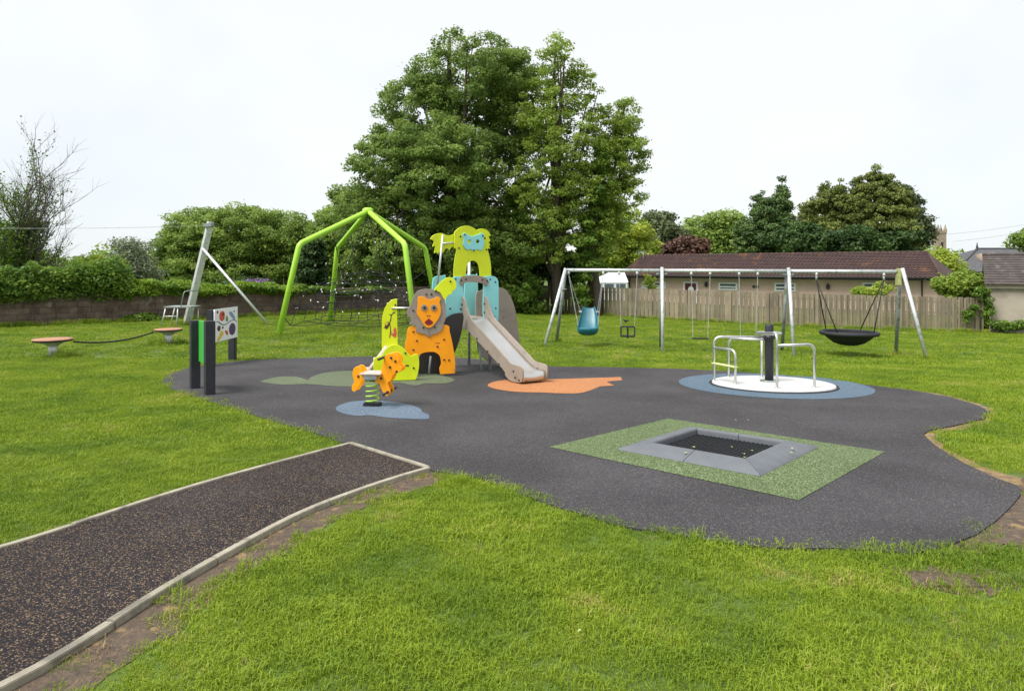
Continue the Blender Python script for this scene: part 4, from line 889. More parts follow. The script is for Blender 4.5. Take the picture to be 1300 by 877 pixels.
scatter('tall_grass', tp_, ts_, tall_c, 'taller unmown grass tufts around posts, wall and fence', 'grass')

# ================================================================ beyond the lawn: walls, fence, plants, houses
M('stone', (.180, .130, .098), .9, scale=2.6, c2=(.078, .056, .043), bump=.8, bscale=14, spots=((.30, .27, .24), 1.7, .64), objvar=.18)
M('mortar', (.105, .080, .063), .95, var=.25, scale=8, bump=.5, bscale=40)
M('fence_wood', (.275, .225, .150), .85, scale=1.7, c2=(.19, .158, .108), bump=.25, bscale=40, objvar=.2)
M('fence_wood_old', (.225, .165, .085), .85, scale=1.7, c2=(.13, .10, .055), bump=.25, bscale=40, objvar=.2)
M('render', (.60, .435, .365), .9, var=.06, scale=2, bump=.15, bscale=60)
M('render_grey', (.37, .32, .255), .9, var=.10, scale=1.5, bump=.2, bscale=50, spots=((.27, .23, .18), 1.2, .58))
M('roof_brown', (.080, .042, .036), .85, scale=1.4, c2=(.048, .028, .026), spots=((.15, .068, .03), .9, .60))
M('roof_slate', (.085, .085, .092), .8, var=.25, scale=3)
M('roof_dark', (.070, .055, .050), .85, var=.3, scale=3, spots=((.16, .15, .13), 3, .62))
M('fascia', (.022, .018, .022), .5)
M('upvc', (.78, .79, .80), .4, var=.03)
M('glass', (.10, .125, .14), .06, var=.3, scale=1.2, spec=.9)  # base colour lightened to stand in for reflected sky
M('maroon_door', (.115, .008, .018), .4)
M('white_roof', (.68, .71, .74), .35, var=.05)
M('tower_stone', (.30, .235, .17), .9, var=.15, scale=.6)
M('bark', (.075, .058, .042), .9, var=.35, scale=9, bump=.8, bscale=20)
M('twig', (.10, .082, .068), .9, var=.25, scale=9)
M_leaf('leaf_sycamore', (.105, .180, .034), (.285, .390, .082), .45)
M_leaf('leaf_ash', (.160, .250, .032), (.370, .480, .080), .48)
M_leaf('leaf_bright', (.180, .300, .030), (.450, .500, .065), .45)
M_leaf('leaf_lime_tree', (.135, .225, .040), (.320, .430, .085), .45)
M_leaf('leaf_dark', (.026, .062, .016), (.085, .150, .034), .3)
M_leaf('leaf_conifer', (.055, .115, .034), (.180, .265, .070), .3)
M_leaf('leaf_cypress', (.085, .120, .026), (.270, .310, .072), .3)
M_leaf('leaf_pine', (.070, .095, .044), (.180, .215, .090), .3)
M_leaf('leaf_hedge', (.090, .190, .020), (.320, .450, .048), .4)
M_leaf('leaf_ivy', (.055, .130, .016), (.215, .330, .042), .35)
M_leaf('leaf_copper', (0.067, 0.035, 0.025), (0.166, 0.088, 0.060), .25)
M_leaf('leaf_grey', (.130, .170, .090), (.290, .330, .200), .35)
M_leaf('blossom', (.20, .10, .30), (.42, .28, .50), .3)
MT = MATS

def leaves(name, P, tint, size, mat, parent, up=.5, ratio=.62, out=None, spray=0.0):
    """one leaf-shaped face per point of P"""
    n = len(P); r = RNG
    N = r.normal(size=(n, 3)); N /= np.linalg.norm(N, axis=1)[:, None]; N[:, 2] += up * 1.4
    if out is not None: N += out * .7
    N /= np.linalg.norm(N, axis=1)[:, None]
    A_ = r.normal(size=(n, 3))
    if spray: A_ = A_ * .45 + np.array([0, 0, spray]) + (out * .9 if out is not None else 0)
    A_ -= (A_ * N).sum(1)[:, None] * N; A_ /= np.linalg.norm(A_, axis=1)[:, None] + 1e-9; B_ = np.cross(N, A_)
    s = (size * (.6 + .8 * r.random(n)))[:, None]
    a = A_ * s * .5; b = B_ * s * .5 * ratio; c = N * s * .10
    v = np.stack([P - a, P - a * .1 + b - c, P + a, P - a * .1 - b - c], axis=1).reshape(-1, 3).astype(np.float32)
    me = bpy.data.meshes.new(name); me.vertices.add(4 * n); me.loops.add(4 * n); me.polygons.add(n)
    me.vertices.foreach_set('co', v.ravel()); me.loops.foreach_set('vertex_index', np.arange(4 * n, dtype=np.int32))
    me.polygons.foreach_set('loop_start', np.arange(0, 4 * n, 4, dtype=np.int32))
    me.update(calc_edges=True)
    at_ = me.attributes.new('tint', 'FLOAT', 'FACE'); at_.data.foreach_set('value', np.clip(tint, 0, 1).astype(np.float32))
    return tag(link(name, me, MT[mat], parent), kind='stuff')

def clusters(blobs, n, lo=.45):
    """clump centres spread through a union of ellipsoids, denser near their skin"""
    w = np.array([(b[3] * b[4] * b[5]) ** (2 / 3) for b in blobs]); pk = RNG.choice(len(blobs), n, p=w / w.sum())
    d = RNG.normal(size=(n, 3)); d /= np.linalg.norm(d, axis=1)[:, None]
    r = lo + (1 - lo) * RNG.random(n) ** .55
    Bc = np.array([b[:3] for b in blobs])[pk]; Br = np.array([b[3:6] for b in blobs])[pk]
    return Bc + d * r[:, None] * Br, d
def crown(name, blobs, n_cl, per, cr_, leaf, mat, parent, flat=.6, up=.5, spray=0.0, lo=.45, ratio=.62, stray=.06, zmin=None):
    C_, D_ = clusters(blobs, n_cl, lo); rad = cr_ * (.55 + .9 * RNG.random(n_cl)); ct = RNG.random(n_cl)
    cnt = np.maximum(8, (per * (rad / cr_) ** 2)).astype(int); idx = np.repeat(np.arange(n_cl), cnt); n = len(idx)
    d = RNG.normal(size=(n, 3)); d /= np.linalg.norm(d, axis=1)[:, None]
    rr_ = (.35 + .65 * RNG.random(n) ** .5); far = RNG.random(n) < stray; rr_[far] *= 1 + .7 * RNG.random(far.sum())
    off = d * (rr_ * rad[idx])[:, None]; off[:, 2] *= flat
    P = C_[idx] + off
    if zmin is not None:
        k = P[:, 2] > zmin; P, idx, d = P[k], idx[k], d[k]; n = len(idx)
    tint = .55 * ct[idx] + .45 * RNG.random(n)
    leaves(name, P, tint, leaf, mat, parent, up, ratio, D_[idx] * .5 + d * .5, spray)
    return C_
def trunk(parent, base, tops, r0, mat='bark', name='trunk', seg=8, wander=.25):
    base = Vector(base); m = MB()
    main = max(tops, key=lambda p: p[2]); mp = Vector(main); n = 7; pts = []
    for k in range(n + 1):
        t = k / n; q = base.lerp(mp, t); w_ = wander * math.sin(t * math.pi)
        pts.append(q + Vector((random.uniform(-w_, w_), random.uniform(-w_, w_), 0)))
    m.tube(pts, [r0 * (1.25 if k == 0 else (1 - .85 * k / n)) for k in range(n + 1)], seg); m.build(name, MT[mat], parent)
    m = MB()
    for q in tops:
        q = Vector(q)
        if (q - mp).length < 1e-6: continue
        t = min(.8, max(.15, random.uniform(.15, .6))); k = int(t * n); s = pts[k]; rs = r0 * (1 - .85 * k / n) * .55
        mid_ = s.lerp(q, .5) + Vector((random.uniform(-.3, .3), random.uniform(-.3, .3), random.uniform(.0, .5)))
        m.tube([s, s.lerp(mid_, .6), mid_, mid_.lerp(q, .6), q], [rs, rs * .8, rs * .6, rs * .35, rs * .12], 6, caps=False)
    if len(tops) > 1: tag(m.build('branches', MT[mat], parent), kind='stuff')
def tree(name, label, base, blobs, n_cl, per, cr_, leaf, mat, r0=.25, limbs=18, group=None, cat='tree', trunk_mat='bark', **kw):
    zb_ = gz(base[0], base[1]); t = thing(name, (base[0], base[1], zb_), label, cat, group)
    C_ = crown('crown', blobs, n_cl, per, cr_, leaf, mat, t, **kw)
    tops = [tuple(C_[i]) for i in RNG.choice(len(C_), min(limbs, len(C_)), replace=False)]
    hi = max(blobs, key=lambda b: b[2] + b[5]); tops.append((hi[0], hi[1], hi[2] + hi[5] * .7))
    trunk(t, (base[0], base[1], zb_ - .3), tops, r0, trunk_mat); return t

# ---------------------------------------------------------------- stone garden wall
def wy(x): return 39.16 + .746 * x
wd = Vector((1, .746, 0)).normalized(); wn_ = Vector((.746, -1, 0)).normalized()
wall = thing('garden_wall', V(-14, wy(-14)), 'low dark weathered stone wall below the ivy hedge at left', 'wall')
WA = Vector((-21.0, wy(-21.0), 0)); LEN = 20.5; WH = 1.12; wang = math.atan2(.746, 1)
wz = -.555
MB().box(WA + wd * (LEN / 2 - 4) - wn_ * .20 + Vector((0, 0, wz + WH / 2 - .1)), (LEN + 8, .34, WH + .16), wang).build('core', MT['mortar'], wall)
ch = .222
for c_ in range(5):
    x = -random.random() * .3
    while x < LEN:
        L = random.uniform(.26, .70); h = ch - random.uniform(.003, .012)
        q = WA + wd * (x + L / 2) - wn_ * .10 + wn_ * random.uniform(-.008, .018) + Vector((0, 0, wz + ch * (c_ + .5)))
        MB().box(q, (L - .006, .2, h), wang + random.uniform(-.01, .01)).build('stone', MT['stone'], wall, .008); x += L
x = 0.0
while x < LEN:
    L = random.uniform(.6, .9); q = WA + wd * (x + L / 2) - wn_ * .18 + Vector((0, 0, wz + 5 * ch + .035))
    MB().box(q, (L - .01, .46, .09), wang + random.uniform(-.008, .008)).build('coping_stone', MT['stone'], wall, .02); x += L
# hedge and ivy over the wall
def hedge(name, label, x0, x1, h0, h1, depth, mat, n, leaf, drop=.35, cat='hedge', rag=.4):
    t = thing(name, V((x0 + x1) / 2, wy((x0 + x1) / 2) + .5), label, cat)
    u_ = RNG.random(n); xs = x0 + (x1 - x0) * u_; top_ = h0 + (h1 - h0) * u_ + rag * (.34 * np.sin(xs * 1.07 + .5) + .24 * np.sin(xs * 2.71 + 2) + .2 * np.sin(xs * 6.13) + .14 * np.sin(xs * 11.3 + 1)) + rag * .3 * (RNG.random(n) - .5)
    d = RNG.random(n) * depth - .22; lowz = wz + WH - drop * (.4 + .6 * RNG.random(n)) * (.6 + .4 * np.sin(xs * 2.9) * np.sin(xs * 5.3 + 1))
    v_ = RNG.random(n) ** .85; z = lowz + (top_ - lowz) * v_
    bul = .42 * np.sin(np.clip(v_, 0, 1) * math.pi) * (.6 + .5 * np.sin(xs * 2.3 + 3 * v_))
    P = np.column_stack([xs, 39.16 + .746 * xs, z]); nn = np.array(wn_); P += -nn * d[:, None] + nn * bul[:, None]
    front = d < depth * .5
    cl = .5 + .5 * np.sin(xs * 3.3 + 2 * z) * np.sin(z * 4.7 + xs); tint = .45 * cl + .55 * RNG.random(n)
    leaves('foliage', P, tint, leaf, mat, t, .55, .75, np.repeat(nn[None, :], n, 0) * .6)
    st_ = MB()
    for k in range(10):
        x = x0 + (x1 - x0) * (k + .5) / 10; b_ = Vector((x, wy(x), 0)) - wn_ * .55
        st_.tube([(b_.x, b_.y, gz(b_.x, b_.y) - .1), (b_.x + .1, b_.y, .3), (b_.x - .05, b_.y + .1, h0 * .8 + h1 * .2)], [.05, .035, .012], 6)
    tag(st_.build('stems', MT['bark'], t), kind='stuff'); return t
hedge('ivy_hedge', 'thick dark green ivy hedge spilling over the stone wall at far left', -27, -15.6, 1.72, 1.70, 1.5, 'leaf_ivy', 46000, .125, .42, rag=.5)
hedge('garden_hedge', 'low light green hedge on the stone wall beside the zip wire mast', -16.2, -10.2, 1.25, .75, 1.3, 'leaf_hedge', 24000, .12, .22, rag=.25)
hedge('bramble_hedge', 'shaggy green brambles on the stone wall behind the climbing net', -10.6, -6.2, .70, .6, 1.0, 'leaf_ivy', 14000, .11, .35, rag=.3)

# ---------------------------------------------------------------- board fence
FPT = [Vector((-1.2, 42.5, 0)), Vector((1.896, 40.288, 0)), Vector((12.696, 32.702, 0)), Vector((21.675, 30.809, 0))]
bm_cache = {}
def fence(label, pts, mat, hgt):
    t = thing('board_fence', V(*((pts[0] + pts[-1]) / 2).xy), label, 'fence', 'wooden board fences')
    for a, b in zip(pts, pts[1:]):
        L = (b - a).length; d = (b - a) / L; n_ = Vector((d.y, -d.x, 0)); ang = math.atan2(d.y, d.x); k = 0; x = .06
        while x < L:
            p = a + d * x + n_ * .05 * (k % 2); w = .124 + random.uniform(-.004, .004) if k % 2 == 0 else .084 + random.uniform(-.006, .006); key = k % 5
            z = gz(p.x, p.y)
            h = hgt + random.uniform(-.02, .02)
            MB().box((p.x, p.y, z + h / 2 + .03), (w, .02, h), ang + random.uniform(-.03, .03), ry=random.uniform(-.006, .006)).build('board', MT[mat], t)
            x += .121; k += 1
        for hh in (.35, .85, 1.35):
            p0, p1 = a - n_ * .04, b - n_ * .04
            MB().tube([(p0.x, p0.y, gz(p0.x, p0.y) + hh), (p1.x, p1.y, gz(p1.x, p1.y) + hh)], .028, 4).build('rail', MT[mat], t)
        x = .2
        while x < L:
            p = a + d * x + n_ * .066
            MB().box((p.x, p.y, gz(p.x, p.y) + hgt / 2 + .02), (.14, .03, hgt + .03), ang).build('fence_post', MT[mat], t); x += 1.83
    return t
fence('grey-brown vertical board fence behind the swings and bungalow garden', FPT[1:], 'fence_wood', 1.56)
fence('older yellowish board fence under the big trees', FPT[:2], 'fence_wood_old', 1.6)

# ---------------------------------------------------------------- bungalow
BO = Vector((10.06, 62.0, 0)); bang = math.atan2(-16, 19.2); bu = Vector((math.cos(bang), math.sin(bang), 0)); bnk = Vector((-math.sin(bang), math.cos(bang), 0))
def bp(x, y, z): q = BO + bu * x + bnk * y; return Vector((q.x, q.y, z))
bg_ = thing('bungalow', bp(12, 3, gz(20, 54)), 'long pink-rendered bungalow with brown tiled roof behind the fence', 'house')
ZE, ZR, RUN, BL = .96, 2.80, 4.6, 25.3
zg_ = gz(20, 52) - .4
MB().box(bp(.5 + (BL - .8) / 2, 3.9, (zg_ + ZE) / 2 + .02), (BL - 1.0, 7.0, ZE - zg_ + .1), bang).build('wall', MT['render'], bg_)
m = MB(); nc = 15; ncol = int(BL / .075); v = []
xr = lambda y: BL - 1.5 * (y + .4) / RUN
for c_ in range(nc):
    for e_ in (0, 1):
        y = -.4 + RUN * (c_ + e_) / nc; z = ZE + (ZR - ZE) * (c_ + e_) / nc + (.045 if e_ == 0 else 0.0)
        for i in range(ncol + 1):
            x = min(BL * i / ncol, xr(y)); v.append(bp(x, y - .03 * (e_ == 0), z + .055 * (.5 + .5 * math.cos(i / 4 * 2 * math.pi))))
f = []
for r_ in range(2 * nc - 1):
    for i in range(ncol): f.append((r_ * (ncol + 1) + i, r_ * (ncol + 1) + i + 1, (r_ + 1) * (ncol + 1) + i + 1, (r_ + 1) * (ncol + 1) + i))
roof = m.add(v, f).build('roof', MT['roof_brown'], bg_); tag(roof, kind='stuff')
e1 = bp(xr(RUN - .4), RUN - .4, ZR); e0 = bp(0, RUN - .4, ZR); b0 = bp(0, 2 * RUN - .8 + .4, ZE); b1 = bp(BL, 2 * RUN - .4, ZE); f1 = bp(BL, -.4, ZE)
MB().add([e0, e1, b1, b0], [(0, 1, 2, 3)]).build('back_slope', MT['roof_brown'], bg_)
MB().add([f1, b1, e1], [(0, 1, 2)]).build('hip_slope', MT['roof_brown'], bg_)
MB().add([bp(.35, 0, ZE), bp(.35, 7.6, ZE), bp(.35, RUN - .4, ZR - .05)], [(0, 1, 2)]).build('gable', MT['render'], bg_)
x = 0.0
while x < xr(RUN - .4) - .2:
    MB().tube([bp(x, RUN - .4, ZR + .02), bp(x + .43, RUN - .4, ZR + .02)], .11, 8).build('ridge_tile', MT['roof_brown'], bg_); x += .45
MB().tube([bp(xr(RUN - .4), RUN - .4, ZR + .03), bp(BL, -.4, ZE + .06)], .09, 8).build('hip_tiles', MT['roof_brown'], bg_)
MB().box(bp(BL / 2, -.43, ZE - .10), (BL, .04, .20), bang).build('fascia', MT['fascia'], bg_)
MB().tube([bp(0, -.52, ZE - .03), bp(BL, -.52, ZE - .03)], .06, 6).build('gutter', MT['fascia'], bg_)
FBn = frame(BO.x + bnk.x * .40, BO.y + bnk.y * .40, math.degrees(bang))
MB().tube([bp(24.0, .33, ZE - .1), bp(24.0, .33, zg_)], .05, 8).build('downpipe', MT['fascia'], bg_)
MB().tube([bp(.75, .33, ZE - .1), bp(.75, .33, zg_)], .05, 8).build('downpipe', MT['fascia'], bg_)
BPL = (10.316, 62.307, -39.806)
FW = frame(*BPL)
def window(a, b, bars=1, top=None, sill=-.2):
    (s0, z1_), (s1, z0_) = a, b; z0_ = sill
    panel('surround', [(s0 - .22, z0_ - .1, 1), (s1 + .22, z0_ - .1, 1), (s1 + .22, z1_ + .20, 1), (s0 - .22, z1_ + .20, 1)], FW, MT['upvc_trim'], bg_, .03, .012, smooth=0)
    fr_ = panel('window', [(s0, z0_, 1), (s1, z0_, 1), (s1, z1_, 1), (s0, z1_, 1)], FW, MT['upvc'], bg_, .06, .05, smooth=0)
    zm = z1_ - .36; k = 2 if (s1 - s0) > 2.2 else 1
    for i in range(k):
        x0, x1 = s0 + (s1 - s0) * i / k + .14, s0 + (s1 - s0) * (i + 1) / k - .14
        for za, zb_ in ((zm + .07, z1_ - .12), (z0_ + .10, zm - .07)):
            panel('pane', [(x0, za, 1), (x1, za, 1), (x1, zb_, 1), (x0, zb_, 1)], FW, MT['glass'], fr_, .012, .082, smooth=0, bevel=.001)
M('upvc_trim', (.55, .44, .34), .8, var=.05)
WN = [[(2.034, 0.394), (4.386, -0.31)], [(9.241, 0.423), (10.859, -0.304)], [(13.862, 0.456), (15.494, -0.322)], [(20.188, 0.575), (21.381, 0.163)]]
for a, b in WN: window(a, b)
(d0, dz1), (d1, dz0) = [(6.222, 0.312), (7.239, -0.386)]
panel('door_frame', [(d0 - .18, zg_, 1), (d1 + .18, zg_, 1), (d1 + .18, dz1 + .14, 1), (d0 - .18, dz1 + .14, 1)], FW, MT['upvc'], bg_, .05, .03, smooth=0)
dr = panel('door', [(d0, zg_, 1), (d1, zg_, 1), (d1, dz1, 1), (d0, dz1, 1)], FW, MT['maroon_door'], bg_, .05, .05, smooth=0)
panel('door_glass', circle((d0 + d1) / 2 + .05, dz1 - .55, .26, 14, .3), FW, MT['upvc'], dr, .01, .08, smooth=0, bevel=.001)
for q in [(8.163, 0.273), (17.854, 0.273)]:
    panel('wall_light', [(q[0] - .10, q[1] - .24, 1), (q[0] + .10, q[1] - .24, 1), (q[0] + .13, q[1] + .02, 1), (q[0], q[1] + .2, 1), (q[0] - .13, q[1] + .02, 1)], FW, MT['fascia'], bg_, .16, .09, smooth=0)
for q in [(12.195, 0.111), (12.483, 0.116)]:
    panel('air_vent', circle(q[0], q[1], .13, 12), FW, MT['bark'], bg_, .03, .016, smooth=0)
ae = thing('television_aerial', bp(1.0, 4.2, ZR), 'grey television aerial at the left end of the bungalow roof', 'aerial')
MB().tube([bp(.6, 3.2, ZR - .6), bp(.6, 3.2, ZR + .35)], .03, 6).build('mast', MT['dark_steel'], ae)
MB().tube([bp(-.1, 3.2, ZR + .25), bp(1.1, 3.2, ZR + .25)], .02, 6).build('boom', MT['dark_steel'], ae)
for k in range(7): MB().tube([bp(0 + k * .17, 3.0, ZR + .03), bp(0 + k * .17, 3.0, ZR + .47)], .013, 5).build('rod', MT['dark_steel'], ae)
# white conservatory at its left end
CO = Vector((8.6, 60.6, 0)); cons = thing('conservatory', (CO.x, CO.y, gz(CO.x, CO.y)), 'white conservatory with pale hipped glass roof at the bungalow end', 'conservatory')
cz0, cz1, cz2 = -.55, .32, 1.22
cq = [Vector((7.0, 60.0, 0)), Vector((10.4, 60.0, 0)), Vector((10.4, 63.0, 0)), Vector((7.0, 63.0, 0))]; r0_, r1_ = Vector((8.9, 61.5, cz2)), Vector((10.3, 61.5, cz2))
zq = lambda p, z: (p.x, p.y, z)
v = [zq(p, cz1) for p in cq] + [tuple(r0_), tuple(r1_)]
MB().add(v, [(0, 1, 5, 4), (1, 2, 5), (2, 3, 4, 5), (3, 0, 4), (3, 2, 1, 0)]).build('roof', MT['white_roof'], cons)
for p in (cq[0], cq[1]): MB().tube([Vector(zq(p, cz1 + .03)), r0_ if p == cq[0] else r1_], .04, 6).build('roof_bar', MT['upvc'], cons)
for k in range(1, 5):
    a = cq[0].lerp(cq[1], k / 5); MB().tube([(a.x, a.y, cz1 + .03), r0_.lerp(r1_, max(0, (k - 1.5) / 3.5))], .025, 5).build('roof_bar', MT['upvc'], cons)
MB().box((8.7, 61.5, (cz0 + cz1) / 2 - .5), (3.3, 2.9, cz1 - cz0 + 1.0)).build('wall', MT['upvc'], cons)
for k in range(3): MB().box((7.65 + k * 1.05, 60.02, .03), (.82, .06, .36)).build('pane', MT['glass'], cons)
MB().tube([r0_, r0_ + Vector((0, 0, .45))], [.05, .01], 6).build('finial', MT['upvc'], cons)

# ---------------------------------------------------------------- outbuilding at right, houses and church behind
ob = thing('outbuilding', V(25, 31), 'small grey rendered outbuilding with dark tiled roof at the right edge', 'outbuilding')
oa = R(-33); OO = Vector((22.25, 31.1, 0)); ou = Vector((math.cos(oa), math.sin(oa), 0)); on_ = Vector((-math.sin(oa), math.cos(oa), 0))
def opt(x, y, z): q = OO + ou * x + on_ * y; return Vector((q.x, q.y, z))
oz = gz(23, 30.5)
MB().box(opt(3.5, 2.3, (oz + .85) / 2 - .2), (7, 4.6, .85 - oz + .4), oa).build('wall', MT['render_grey'], ob)
MB().box(opt(3.4, -.12, .80), (7.2, .06, .20), oa).build('fascia', MT['render_grey'], ob)
nr = 12
for k in range(nr):
    MB().box(opt(3.4, -.25 + 2.55 * (k + .5) / nr, .90 + 1.36 * (k + .5) / nr), (7.3, .30, .03), oa, rx=math.atan2(1.36, 2.55) - .10).build('tile_course', MT['roof_dark'], ob)
MB().tube([opt(-.25, 2.32, 2.29), opt(7, 2.32, 2.29)], .09, 8).build('ridge', MT['roof_dark'], ob)
MB().add([opt(-.2, 2.3, 2.25), opt(7, 2.3, 2.25), opt(7, 4.9, .9), opt(-.2, 4.9, .9)], [(0, 1, 2, 3)]).build('back_slope', MT['roof_dark'], ob)
MB().add([opt(-.003, 0, .85), opt(-.003, 4.6, .85), opt(-.003, 2.3, 2.15)], [(0, 1, 2)]).build('gable', MT['render_grey'], ob)
hs = thing('stone_house', V(55, 75), 'grey slate hipped roof house behind the outbuilding at right', 'house')
HX0, HX1, HY0, HY1, HZ0, HZ1 = 45.6, 66, 69, 81, 1.25, 3.75
MB().box(((HX0 + HX1) / 2 + .3, 75, (HZ0 - 2) / 2), (HX1 - HX0 - 1.0, 11, HZ0 + 2)).build('wall', MT['render_grey'], hs)
a, b, c, d = (HX0, HY0, HZ0), (HX1, HY0, HZ0), (HX1, HY1, HZ0), (HX0, HY1, HZ0); e, f_ = (HX0 + 6.5, 75, HZ1), (HX1 - 4, 75, HZ1)
MB().add([a, b, c, d, e, f_], [(0, 1, 5, 4), (1, 2, 5), (2, 3, 4, 5), (3, 0, 4), (3, 2, 1, 0)]).build('roof', MT['roof_slate'], hs)
MB().box(((HX0 + HX1) / 2, HY0 - .03, HZ0 - .1), (HX1 - HX0, .06, .2)).build('fascia', MT['fascia'], hs)
for p, q in ((a, e), (e, f_)): MB().tube([Vector(p) + Vector((0, 0, .05)), Vector(q) + Vector((0, 0, .05))], .12, 6).build('ridge_tiles', MT['roof_slate'], hs)
MB().tube([Vector(e), Vector(e) + Vector((0, 0, .75))], [.14, .03], 8).build('finial', MT['roof_slate'], hs)
MB().lathe([(.9, 0), (.9, 2.2)], (HX0 + 5.6, 70.9, 2.35), (0, 1, 0), 16).build('round_dormer', MT['tower_stone'], hs)
for k in range(2): 
    w_ = MB().box((HX0 + 1.6 + k * 1.6, HY0 + .42, .45), (.8, .1, 1.0)).build('window', MT['upvc'], hs); MB().box((HX0 + 1.6 + k * 1.6, HY0 + .35, .45), (.62, .06, .82)).build('pane', MT['glass'], w_)
ct = thing('church_tower', (180, 280, -3), 'distant stone church tower with pinnacles behind the dark trees', 'church tower')
CXx, CYy = 178.7, 280.0
MB().box((CXx, CYy, 6.5), (3.6, 3.6, 19)).build('shaft', MT['tower_stone'], ct)
MB().box((CXx, CYy, 16.1), (3.9, 3.9, .35)).build('cornice', MT['tower_stone'], ct)
for i in (-1, 1):
    for j in (-1, 1): MB().lathe([(.62, 0), (.62, 1.6), (.45, 1.7), (.05, 3.6)], (CXx + i * 1.5, CYy + j * 1.5, 16.2), seg=8, smooth=False).build('pinnacle', MT['tower_stone'], ct)
    for k in (-.6, .6): MB().box((CXx + k, CYy + i * 1.7, 16.7), (.7, .25, .9)).build('merlon', MT['tower_stone'], ct)
MB().box((CXx, CYy - 1.82, 11), (.9, .1, 2.6)).build('belfry_opening', MT['fascia'], ct)
for k, (z0, z1) in enumerate(((5.2, 7.1), (4.6, 6.6))):
    a, b = Vector((38.5 + k, 60, z0 - .6)), Vector((52, 60 - k, z1 - .4))
    o = MB().tube([a.lerp(b, t / 8) - Vector((0, 0, .25 * 4 * t / 8 * (1 - t / 8))) for t in range(9)], .012, 5).build('power_line', MT['dark_steel'])
    tag(o, ['upper of the two thin overhead wires at the right edge of the sky', 'lower of the two thin overhead wires at the right edge of the sky'][k], 'wire', 'overhead wires')

# ---------------------------------------------------------------- trees, left to right
def tz(lst, Y): return lst
tree('sycamore_tree', 'huge dense dark green sycamore towering behind the climbing tower', (-3.2, 39.0),
     [(-2.29, 39, 12.66, 3.67, 3.17, 2.66), (-5.28, 39, 10.37, 2.84, 2.68, 2.52), (-6.48, 38, 7.24, 2.77, 2.62, 2.46), (0.23, 40, 11.3, 2.12, 2.82, 3.53), (-8.05, 38, 4.33, 2.15, 2.08, 2.01), (-3.92, 37, 6.87, 3.26, 3.26, 3.26), (-1.15, 39, 6.47, 2.75, 3.1, 3.44), (-6.53, 37, 2.52, 2.7, 2.26, 1.83), (-3.13, 38, 2.99, 3.58, 3.02, 2.46), (-0.45, 38, 2.54, 2.24, 2.24, 2.24), (-4.13, 39, 0.73, 4.36, 2.87, 1.38)], 2300, 105, .44, .15, 'leaf_sycamore', .55, 34, lo=.3, stray=.08)
tree('ash_tree', 'tall airy light green ash rising right of the big sycamore', (2.6, 38.0),
     [(2.43, 37.5, 12.9, 1.41, 1.59, 1.76), (3.88, 37.5, 11.36, 0.97, 1.19, 1.41), (1.76, 37.5, 10.03, 1.68, 1.94, 2.21), (3.09, 37.5, 8.27, 2.21, 2.21, 2.21), (1.76, 37.5, 6.06, 2.21, 2.21, 2.21), (4.19, 37.5, 6.06, 1.59, 1.9, 2.21), (2.43, 37.5, 3.42, 2.29, 2.03, 1.76)], 600, 80, .36, .135, 'leaf_ash', .30, 26, lo=.25, stray=.12)
tree('ash_tree', 'slender light green ash at the right edge of the big tree clump', (4.25, 39.0),
     [(6.48, 38, 10.14, 0.8, 1.07, 1.34), (6.71, 38, 7.91, 0.98, 1.39, 1.79), (5.19, 38, 9.34, 1.07, 1.34, 1.61), (7.24, 38, 8.36, 0.4, 0.78, 1.16), (5.59, 38, 8.36, 0.98, 1.27, 1.56), (6.26, 38, 5.45, 1.16, 1.39, 1.61), (5.14, 38, 5.67, 1.25, 1.43, 1.61), (5.01, 38, 3.53, 1.61, 1.52, 1.43)], 420, 75, .31, .13, 'leaf_ash', .2, 18, lo=.3, stray=.25)
tree('ivy_clad_tree', 'narrow dark tree trunk wrapped in ivy between the two ash trees', (4.7, 37.6),
     [(4.92, 37.3, 7.36, 0.39, 0.86, 1.32), (4.65, 37.3, 5.38, 0.48, 1.12, 1.76), (4.21, 37.3, 2.97, 0.48, 1.23, 1.97), (3.91, 37.3, 0.69, 0.39, 0.92, 1.45)], 70, 190, .38, .18, 'leaf_ivy', .3, 4, lo=.2)
tree('ivy_clad_tree', 'dark ivy-wrapped trunk just right of the yellow monkey panel', (.9, 38.2),
     [(0.22, 37.5, 4.3, 0.62, 1.41, 2.21), (0.44, 37.5, 1.65, 0.88, 1.43, 1.99), (0.79, 37.5, 0.11, 0.97, 1.04, 1.1)], 60, 170, .42, .18, 'leaf_ivy', .32, 4, lo=.2)
for i, (px_, lab) in enumerate((((-2.4, 42.5), 'dark evergreen shrub added to block light under the sycamore behind the blue tower walls'), ((1.8, 42.3), 'dark evergreen shrub added to block light behind the left end of the swing frame'), ((-6.2, 43.0), 'dark evergreen shrub added to block light behind the climbing net'))):
    x, y = px_; tree('evergreen_shrub', lab, (x, y), [(x, y, 1.6, 2.2, 1.2, 2.7), (x - 1.2, y + .5, 1.2, 1.4, 1.0, 2.2), (x + 1.3, y + .4, 2.6, 1.4, 1.0, 2.4)], 90, 150, .6, .24, 'leaf_dark', .12, 8, 'shrubs added to block light under the big trees', 'shrub', lo=.2, zmin=-.9)  # background shrubs added to block light behind the fence and trees
tree('lilac_bush', 'yellow-green bushy tree left of the bungalow roof', (10.5, 68.0), [(11.2, 68, 4.85, 2.56, 2.8, 3.04), (9.76, 68, 3.09, 2.24, 2.24, 2.24), (13.2, 68, 3.89, 1.44, 1.76, 2.08), (12.0, 68, 2.45, 3.2, 2.4, 1.6)], 170, 150, .9, .30, 'leaf_bright', .15, 8, cat='tree')
